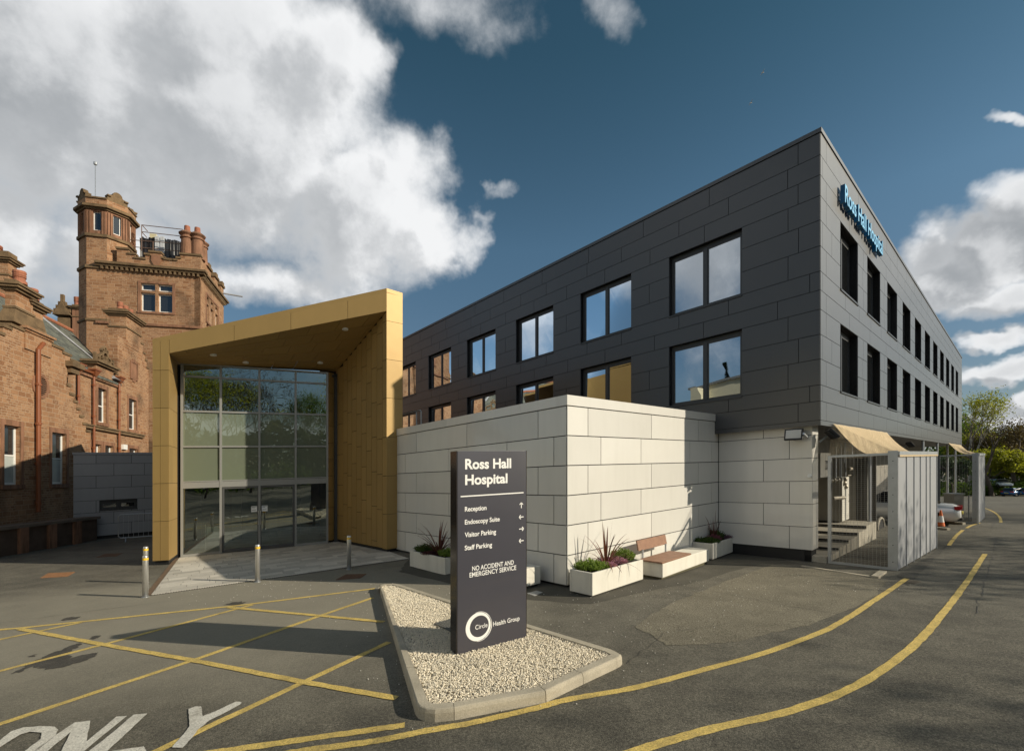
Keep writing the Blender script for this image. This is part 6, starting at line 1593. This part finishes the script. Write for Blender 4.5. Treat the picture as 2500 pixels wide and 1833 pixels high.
# white saloon nosed in towards the building, its tail towards the drive
q_ = np.array([19.2, 20.1]); car(q_[0]-1.35, q_[1]+1.2, ang+.05, (.72, .72, .70), 'white saloon car with dark red tail lamp, its tail showing past the first fence', L=4.6, kind='saloon', z=-.42)
def far_car(px, pyb, ztrue, rz, col, label, **kw):
    q = gp(px, pyb); return car(q[0], q[1], rz, col, label, **kw)
far_car(2352, 1203, 0, -2.1, (.32, .34, .36), 'silver car facing the camera, seen through the second enclosure mesh')
far_car(2478, 1211, 0, .25, (.02, .09, .22), 'dark blue hatchback parked at the far right', L=4.2)
far_car(2512, 1211, 0, .2, (.03, .12, .28), 'lighter blue car parked at the right edge of the picture', L=4.2)
q_ = np.array([86.5, 80.5]); car(q_[0], q_[1], -2.0, (.45, .50, .50), 'pale car half hidden behind the green hedge', z=-3.1)
q_ = gp(2430, 1205); t = barrier(q_[0], q_[1], .1, 'fallen white mesh barrier panel leaning by the distant hedge', L=3.6, h=1.5); t.rotation_euler = (-.35, 0, .1)
tag(obj('road_plate', MB().box(-.9, .9, -.4, .4, 0, .16, o=(gp(2445, 1209)[0], gp(2445, 1209)[1], ground(*gp(2445, 1209)))), mat('red_block', (.5, .06, .04), .6)), 'low red barrier block beside the fallen panel', 'barrier')
def lamp(px, py, h, label):
    q = gp(px, py); t = thing('street_lamp', label, 'street lamp', *q, group='street lamps by the car park')
    obj('post', MB().lathe([(.09, 0), (.07, h*.5), (.05, h)], n=8), galv, t); obj('lamp_head', MB().box(-.6, .25, -.14, .14, h-.02, h+.12), galv, t); return t
lamp(2441, 1198, 6.4, 'left one of two slim grey street lamps before the trees'); lamp(2457, 1198, 6.6, 'right one of two slim grey street lamps before the trees')
# ================================================================== TREES
bark = mat('bark', (.075, .058, .042), .9, var=.35, vs=3, bump=.8, bs=10)
bark_p = mat('pale_birch_bark', (.30, .27, .22), .8, var=.5, vs=2)
lf_spring = leaf_mat('spring_leaf', (.17, .18, .020), (.32, .31, .04), .45)
lf_dark = leaf_mat('evergreen_leaf', (.018, .035, .012), (.045, .075, .02), .2)
lf_brown = leaf_mat('budding_leaf', (.085, .062, .030), (.16, .115, .055), .3)
lf_mid = leaf_mat('mid_green_leaf', (.06, .10, .016), (.13, .19, .03), .35)
def limbs(rnd, h, r, fork=.35, spread=.6, depth=5, first=.35, ndiv=2, minr=.012):
    segs = []; tips = []
    def grow(p, d, ln, r_, lvl):
        n = 3; pts = [p]; q = p.copy(); dd = d.copy()
        for i in range(n):
            dd = (dd+Vector((rnd.gauss(0, .10), rnd.gauss(0, .10), .04))).normalized(); q = q+dd*ln/n; pts.append(q.copy())
        r2 = max(minr, r_*.68); segs.append((pts, r_, r2, lvl))
        if lvl >= depth: tips.append(q); return
        if lvl >= depth-2: tips.append(pts[1])
        k_ = ndiv+(1 if rnd.random() < .45 else 0)
        a0 = rnd.uniform(0, 6.28)
        for i in range(k_):
            a = a0+6.283*i/k_+rnd.uniform(-.4, .4); s_ = spread*rnd.uniform(.6, 1.2)
            x = dd.orthogonal().normalized(); y = dd.cross(x)
            nd = (dd*math.cos(s_)+(x*math.cos(a)+y*math.sin(a))*math.sin(s_)); nd.z += .12; nd.normalize()
            grow(q, nd, ln*rnd.uniform(.62, .86), r2*rnd.uniform(.75, .95), lvl+1)
    grow(Vector((0, 0, -.2)), Vector((rnd.gauss(0, .04), rnd.gauss(0, .04), 1)).normalized(), h*first, r, 0)
    return segs, tips
def tree(name, label, x, y, z, h, lm, seed, leaves=5000, leaf=.25, clr=1.0, spread=.6, depth=5, bm=bark, first=.33, r=None, group=None, squash=1.0):
    rnd = random.Random(seed); rg = np.random.default_rng(seed)
    t = thing(name, label, 'tree', x, y, z=z, rz=rnd.uniform(0, 6), group=group)
    segs, tips = limbs(rnd, h, r or h*.022, spread=spread, depth=depth, first=first)
    top = max(q.z for q in tips); k_ = h/top
    segs = [([p*k_ for p in ps], a, b, l) for ps, a, b, l in segs]; tips = [q*k_ for q in tips]
    mb = MB(); mb2 = MB()
    for ps, a, b, l in segs:
        (mb if l <= 1 else mb2).tube(ps, a, 8 if l <= 1 else (5 if l < 4 else 3), cap=False, r2=b)
    obj('trunk', mb, bm, t, smooth=True); obj('branches', mb2, bm, t)
    if leaves:
        T = np.array([q[:] for q in tips]); n = leaves; i = rg.integers(0, len(T), n)
        w_ = rg.uniform(.3, 1.0, len(T))[i][:, None]
        c = T[i]+rg.normal(0, 1, (n, 3))*np.array([1, 1, .7])*clr*h*.05*w_
        c[:, 2] *= squash
        d = rg.normal(0, 1, (n, 3)); d /= np.linalg.norm(d, axis=1)[:, None]; s_ = np.cross(d, rg.normal(0, 1, (n, 3))); s_ /= np.linalg.norm(s_, axis=1)[:, None]
        L = leaf*rg.uniform(.5, 1.2, (n, 1)); v = np.stack([c-d*L*.5, c+s_*L*.3, c+d*L*.5, c-s_*L*.3], 1).reshape(-1, 3)
        fast_mesh('crown', v, np.arange(n*4).reshape(-1, 4), lm, t)
    return t
def bgp(px, Y): return ((px-CX)/F*Y, Y)
def bz(px, py, Y): return HC+(YH-(py+GR*(px-CX)))/F*Y      # site height of something seen at px, py, Y metres ahead
def bgtree(name, label, px, pytop, Y, lm, seed, **kw):
    x, y = bgp(px, Y); g = ground(x, y); tree(name, label, x, y, g, bz(px, pytop, Y)-g, lm, seed, group='trees beyond the car park', **kw)
bgtree('birch_tree', 'tall thin birch with pale green new leaves rising beside the building end', 2368, 962, 88, lf_spring, 31, leaves=3600, leaf=.34, clr=1.3, spread=.24, bm=bark_p, depth=5)
bgtree('leafy_tree', 'bright yellow-green leafy tree right behind the second enclosure', 2385, 1060, 95, lf_spring, 32, leaves=9000, leaf=.42, clr=1.5, spread=.7)
bgtree('leafy_tree', 'dark evergreen tree behind the birch, by the building end', 2358, 1015, 108, lf_mid, 33, leaves=9000, leaf=.5, clr=1.4, spread=.6)
bgtree('leafy_tree', 'mid green tree under the bare tree beyond the car park', 2412, 1100, 84, lf_spring, 34, leaves=8000, leaf=.42, clr=1.5, spread=.75)
bgtree('bare_tree', 'bare branching tree standing out against the clouds in the middle', 2421, 1000, 80, lf_brown, 35, leaves=60, leaf=.2, spread=.45, depth=6, r=.42)
bgtree('bare_tree', 'bare tree top at the right edge above the brown tree', 2487, 990, 82, lf_brown, 36, leaves=60, leaf=.2, spread=.55, depth=6, r=.42)
bgtree('budding_tree', 'large brown budding tree filling the right edge', 2480, 1030, 88, lf_brown, 37, leaves=11000, leaf=.36, clr=1.6, spread=.75, depth=6)
bgtree('budding_tree', 'smaller brown budding tree between the bare trees', 2446, 1070, 112, lf_brown, 38, leaves=8000, leaf=.45, clr=1.5, spread=.7)
bgtree('budding_tree', 'brown tree just outside the right edge of the picture', 2540, 1035, 96, lf_brown, 39, leaves=9000, leaf=.42, clr=1.6, spread=.75)
bgtree('leafy_tree', 'low bright green tree behind the street lamps', 2462, 1135, 86, lf_spring, 40, leaves=7000, leaf=.34, clr=1.7, spread=.8)
bgtree('leafy_tree', 'low green tree above the blue car', 2497, 1128, 84, lf_mid, 41, leaves=7000, leaf=.34, clr=1.7, spread=.8)
bgtree('leafy_tree', 'low dark green tree between enclosure and lamps', 2425, 1150, 90, lf_dark, 42, leaves=6000, leaf=.36, clr=1.7, spread=.8)
bgtree('leafy_tree', 'green tree behind the far end of the hospital block', 2335, 1075, 100, lf_mid, 43, leaves=8000, leaf=.45, clr=1.6, spread=.7)
bgtree('leafy_tree', 'dark tree seen through the second enclosure mesh', 2325, 1120, 80, lf_dark, 44, leaves=7000, leaf=.42, clr=1.7, spread=.8)
# hedge along the far side of the car park
rg = np.random.default_rng(5); n = 26000; px = rg.uniform(2270, 2620, n); Y = rg.uniform(80, 84.5, n); x = (px-CX)/F*Y
g = np.array([ground(a, b) for a, b in zip(x, Y)]); hh = rg.uniform(0, 1, n)**.6*(2.0+.5*np.sin(x*.9)+.3*np.sin(x*2.3)); c = np.stack([x, Y, g+hh+GR*x], 1)
d = rg.normal(0, 1, (n, 3)); d /= np.linalg.norm(d, axis=1)[:, None]; s_ = np.cross(d, rg.normal(0, 1, (n, 3))); s_ /= np.linalg.norm(s_, axis=1)[:, None]; L = .34*rg.uniform(.5, 1.2, (n, 1))
tag(fast_mesh('hedge', np.stack([c-d*L*.5, c+s_*L*.32, c+d*L*.5, c-s_*L*.32], 1).reshape(-1, 3), np.arange(n*4).reshape(-1, 4), lf_mid, None), 'long low green hedge between the car park and the trees', 'hedge')
# distant woodland closing the view
n = 30000; x = rg.uniform(90, 330, n); Y = rg.uniform(125, 150, n); g = np.array([ground(a, b) for a, b in zip(x, Y)]); top_ = 15+3*np.sin(x*.11)+2*np.sin(x*.31+1)
c = np.stack([x, Y, g+rg.uniform(0, 1, n)*top_+GR*x], 1); d = rg.normal(0, 1, (n, 3)); d /= np.linalg.norm(d, axis=1)[:, None]; s_ = np.cross(d, rg.normal(0, 1, (n, 3))); s_ /= np.linalg.norm(s_, axis=1)[:, None]; L = 1.1*rg.uniform(.5, 1.2, (n, 1))
tag(fast_mesh('woodland', np.stack([c-d*L*.5, c+s_*L*.32, c+d*L*.5, c-s_*L*.32], 1).reshape(-1, 3), np.arange(n*4).reshape(-1, 4), lf_dark, None), 'far off dark woodland beyond the car park trees', 'woodland', kind='stuff')
# trees behind the viewpoint: mirrored in the lobby glass
sp_ = [(2, -17, 13, 0), (9, -22, 15, 1), (-5, -20, 14, 0), (15, -18, 12, 2), (-12, -24, 15, 1), (5, -30, 16, 2), (22, -28, 15, 0), (-20, -22, 13, 2), (12, -34, 17, 1), (-2, -36, 17, 0), (28, -22, 13, 1)]
for i, (x, y, h, kd) in enumerate(sp_):
    tree('roadside_tree', ['young leafed tree behind the viewpoint, mirrored in the lobby glass', 'bare limbed tree behind the viewpoint, mirrored in the lobby glass', 'bushy tree behind the viewpoint, mirrored in the lobby glass'][kd], x, y, ground(x, y), h, [lf_spring, lf_brown, lf_mid][kd], 60+i, leaves=[5200, 2500, 7000][kd], leaf=.17, clr=1.1, spread=.55, depth=7, group='trees behind the viewpoint', first=.26, r=h*.011)
def leafmass(name, label, xs, ys, hfun, n, L0, lm, seed, kind='stuff', cat='woodland'):
    rg = np.random.default_rng(seed); x = rg.uniform(*xs, n); y = rg.uniform(*ys, n); g = np.array([ground(a, b) for a, b in zip(x, y)])
    c = np.stack([x, y, g+rg.uniform(0, 1, n)**.8*hfun(x)+GR*x], 1); d = rg.normal(0, 1, (n, 3)); d /= np.linalg.norm(d, axis=1)[:, None]; s_ = np.cross(d, rg.normal(0, 1, (n, 3))); s_ /= np.linalg.norm(s_, axis=1)[:, None]; L = L0*rg.uniform(.5, 1.2, (n, 1))
    tag(fast_mesh(name, np.stack([c-d*L*.5, c+s_*L*.32, c+d*L*.5, c-s_*L*.32], 1).reshape(-1, 3), np.arange(n*4).reshape(-1, 4), lm, None), label, cat, kind=kind)
leafmass('woodland', 'dense wood behind the viewpoint that fills the lobby glass reflections', (-45, 50), (-44, -36), lambda x: 8.5+1.2*np.sin(x*.35)+.8*np.sin(x*.9+1), 34000, .75, lf_dark, 3)
leafmass('undergrowth', 'low leafy undergrowth below the trees behind the viewpoint', (-40, 45), (-33, -26), lambda x: 2.6+.6*np.sin(x*.8)+.4*np.sin(x*1.9), 12000, .35, lf_mid, 4, cat='undergrowth')
# trees along the drive to the right, whose crowns break the sunlight on the road
for i, (x, y, h, nl) in enumerate(((27, 1.5, 9.5, 2200), (31, 5.5, 10.5, 2600), (34, -3, 12, 3000), (25, -5.5, 9.5, 2400), (38, 10, 12, 2600), (29, -10, 11, 2600), (45, 17, 13, 3200), (52, 24, 14, 3200), (26, -7.6, 15, 3400), (31, -9.6, 16, 3600), (22, -9.0, 13, 2600))):
    tree('drive_tree', 'half leafed tree beside the drive, out to the right', x, y, ground(x, y), h, lf_spring, 80+i, leaves=nl, leaf=.22, clr=1.1, spread=.6, depth=6, group='trees beside the drive', first=.3)
# cream rendered building off to the left, mirrored in the windows
cream = mat('cream_render', (.72, .66, .48), .8, var=.06)
CB = thing('cream_building', 'cream rendered flat roofed building, seen mirrored in the hospital windows', 'building', -34, -2, z=0, local=False)
def mirrored(px, dist):
    W_ = WL.shift(-.2); a = W_.at(px); p = W_.o+W_.d*a; dd = p/np.linalg.norm(p); dd = dd-2*float(dd@U)*U; return p+dd*dist
ca, cb = mirrored(1684, 31), mirrored(1830, 27)
WC = Wall(ca, cb-ca)
if float((D0-WC.o)@WC.n) < 0: WC.n = -WC.n
cl_ = float(np.linalg.norm(cb-ca))+3
obj('wall', MB().wbox(WC, 0, cl_, -.5, 11.3, -8, 0), cream, CB); obj('wall', MB().wbox(WC, .9, 2.2, -.5, 11.2, 0, .9), cream, CB); obj('roof', MB().wbox(WC, -.2, cl_+.2, 11.3, 11.5, -8.2, .2), frame_g, CB)
for i in range(0):
    f = obj('window', MB().wbox(WC, 3+i*5, 4.6+i*5, 4.6, 6.4, .0, .04), white_pt, CB); obj('pane', MB().wbox(WC, 3.08+i*5, 4.52+i*5, 4.68, 6.32, .041, .045), win_dark, f)
# fir behind it
rnd = random.Random(9); ft = thing('fir_tree', 'dark fir rising behind the cream building in the window reflections', 'tree', *mirrored(1774, 52), z=0)
obj('trunk', MB().tube([(0, 0, 0), (0, 0, 18.5)], .25, 8, r2=.04), bark, ft); rg = np.random.default_rng(2); n = 5000; zf = rg.uniform(.1, 1, n); R_ = 3.2*(1-zf)*(.55+.45*np.abs(np.sin(zf*40)))*rg.uniform(.2, 1, n)**.5; a = rg.uniform(0, 6.28, n)
c = np.stack([R_*np.cos(a), R_*np.sin(a), zf*19.0-.12*R_], 1); d = np.stack([np.cos(a), np.sin(a), -.2+0*a], 1); s_ = np.stack([-np.sin(a), np.cos(a), 0*a], 1)
fast_mesh('crown', np.stack([c-d*.3, c+s_*.12, c+d*.3, c-s_*.12], 1).reshape(-1, 3), np.arange(n*4).reshape(-1, 4), lf_dark, ft)
# ================================================================== LETTERS ON THE DARK BUILDING
la0, la1 = WR.shift(.17).at(2063.5), WR.shift(.17).at(2155.5)
LS = thing('hospital_lettering', 'raised blue built up letters on the upper corner of the charcoal facade', 'sign', *WR.p(la0, 0)[:2], z=10, local=False)
WQ = WR.shift(.17); zt = WQ.sz(2064.5, 450)[1]; zb_ = zt-.53
v, f = text_mesh('Ross Hall Hospital', .012, 1.0); mn, mx = v.min(0), v.max(0)
v2, _ = text_mesh('H', .012, 1.0); ch_ = v2.max(0)[1]-v2.min(0)[1]; base = 0.
def letters(name, o0, o1, m, grow=0.):
    mb = MB()
    for x, y, z in v:
        a = la0+(x-mn[0])/(mx[0]-mn[0])*(la1-la0); zz = zb_+(y-v2.min(0)[1])/ch_*(zt-zb_); mb.v.append(WR.p(a, zz, o0+(z-mn[2])/(mx[2]-mn[2])*(o1-o0)))
    mb.f = list(f); return obj(name, mb, m, LS)
letters('letter_returns', .05, .165, letter_side); letters('letter_faces', .166, .17, letter_face)
mb = MB(); x = la0+.1
while x < la1: mb.tube([WR.p(x, zb_+.05, 0), WR.p(x, zb_+.05, .06)], .010, 5); x += .40
obj('fixings', mb, plinth, LS)
# two far gulls in the sky
for (px, py, Y) in ((1862, 178, 60), (1833, 252, 62)):
    x, y = bgp(px, Y); z = bz(px, py, Y); t = thing('gull', 'tiny gull high in the blue sky, '+('the upper of the two' if py < 200 else 'the lower of the two'), 'bird', x, y, z=z)
    mb = MB(); mb.tube([(-.18, 0, 0), (0, 0, .03), (.2, 0, .01)], [.01, .06, .015], 6); obj('body', mb, white_pt, t)
    for sy in (-1, 1): obj('wing', MB().hexa([(-.06, 0, .03), (.06, 0, .03), (.03, sy*.28, .14), (-.03, sy*.55, .06)], [(-.06, 0, .04), (.06, 0, .04), (.03, sy*.28, .15), (-.03, sy*.55, .07)]), white_pt, t)
for o in bpy.data.objects:
    if '_local' in o: del o['_local']
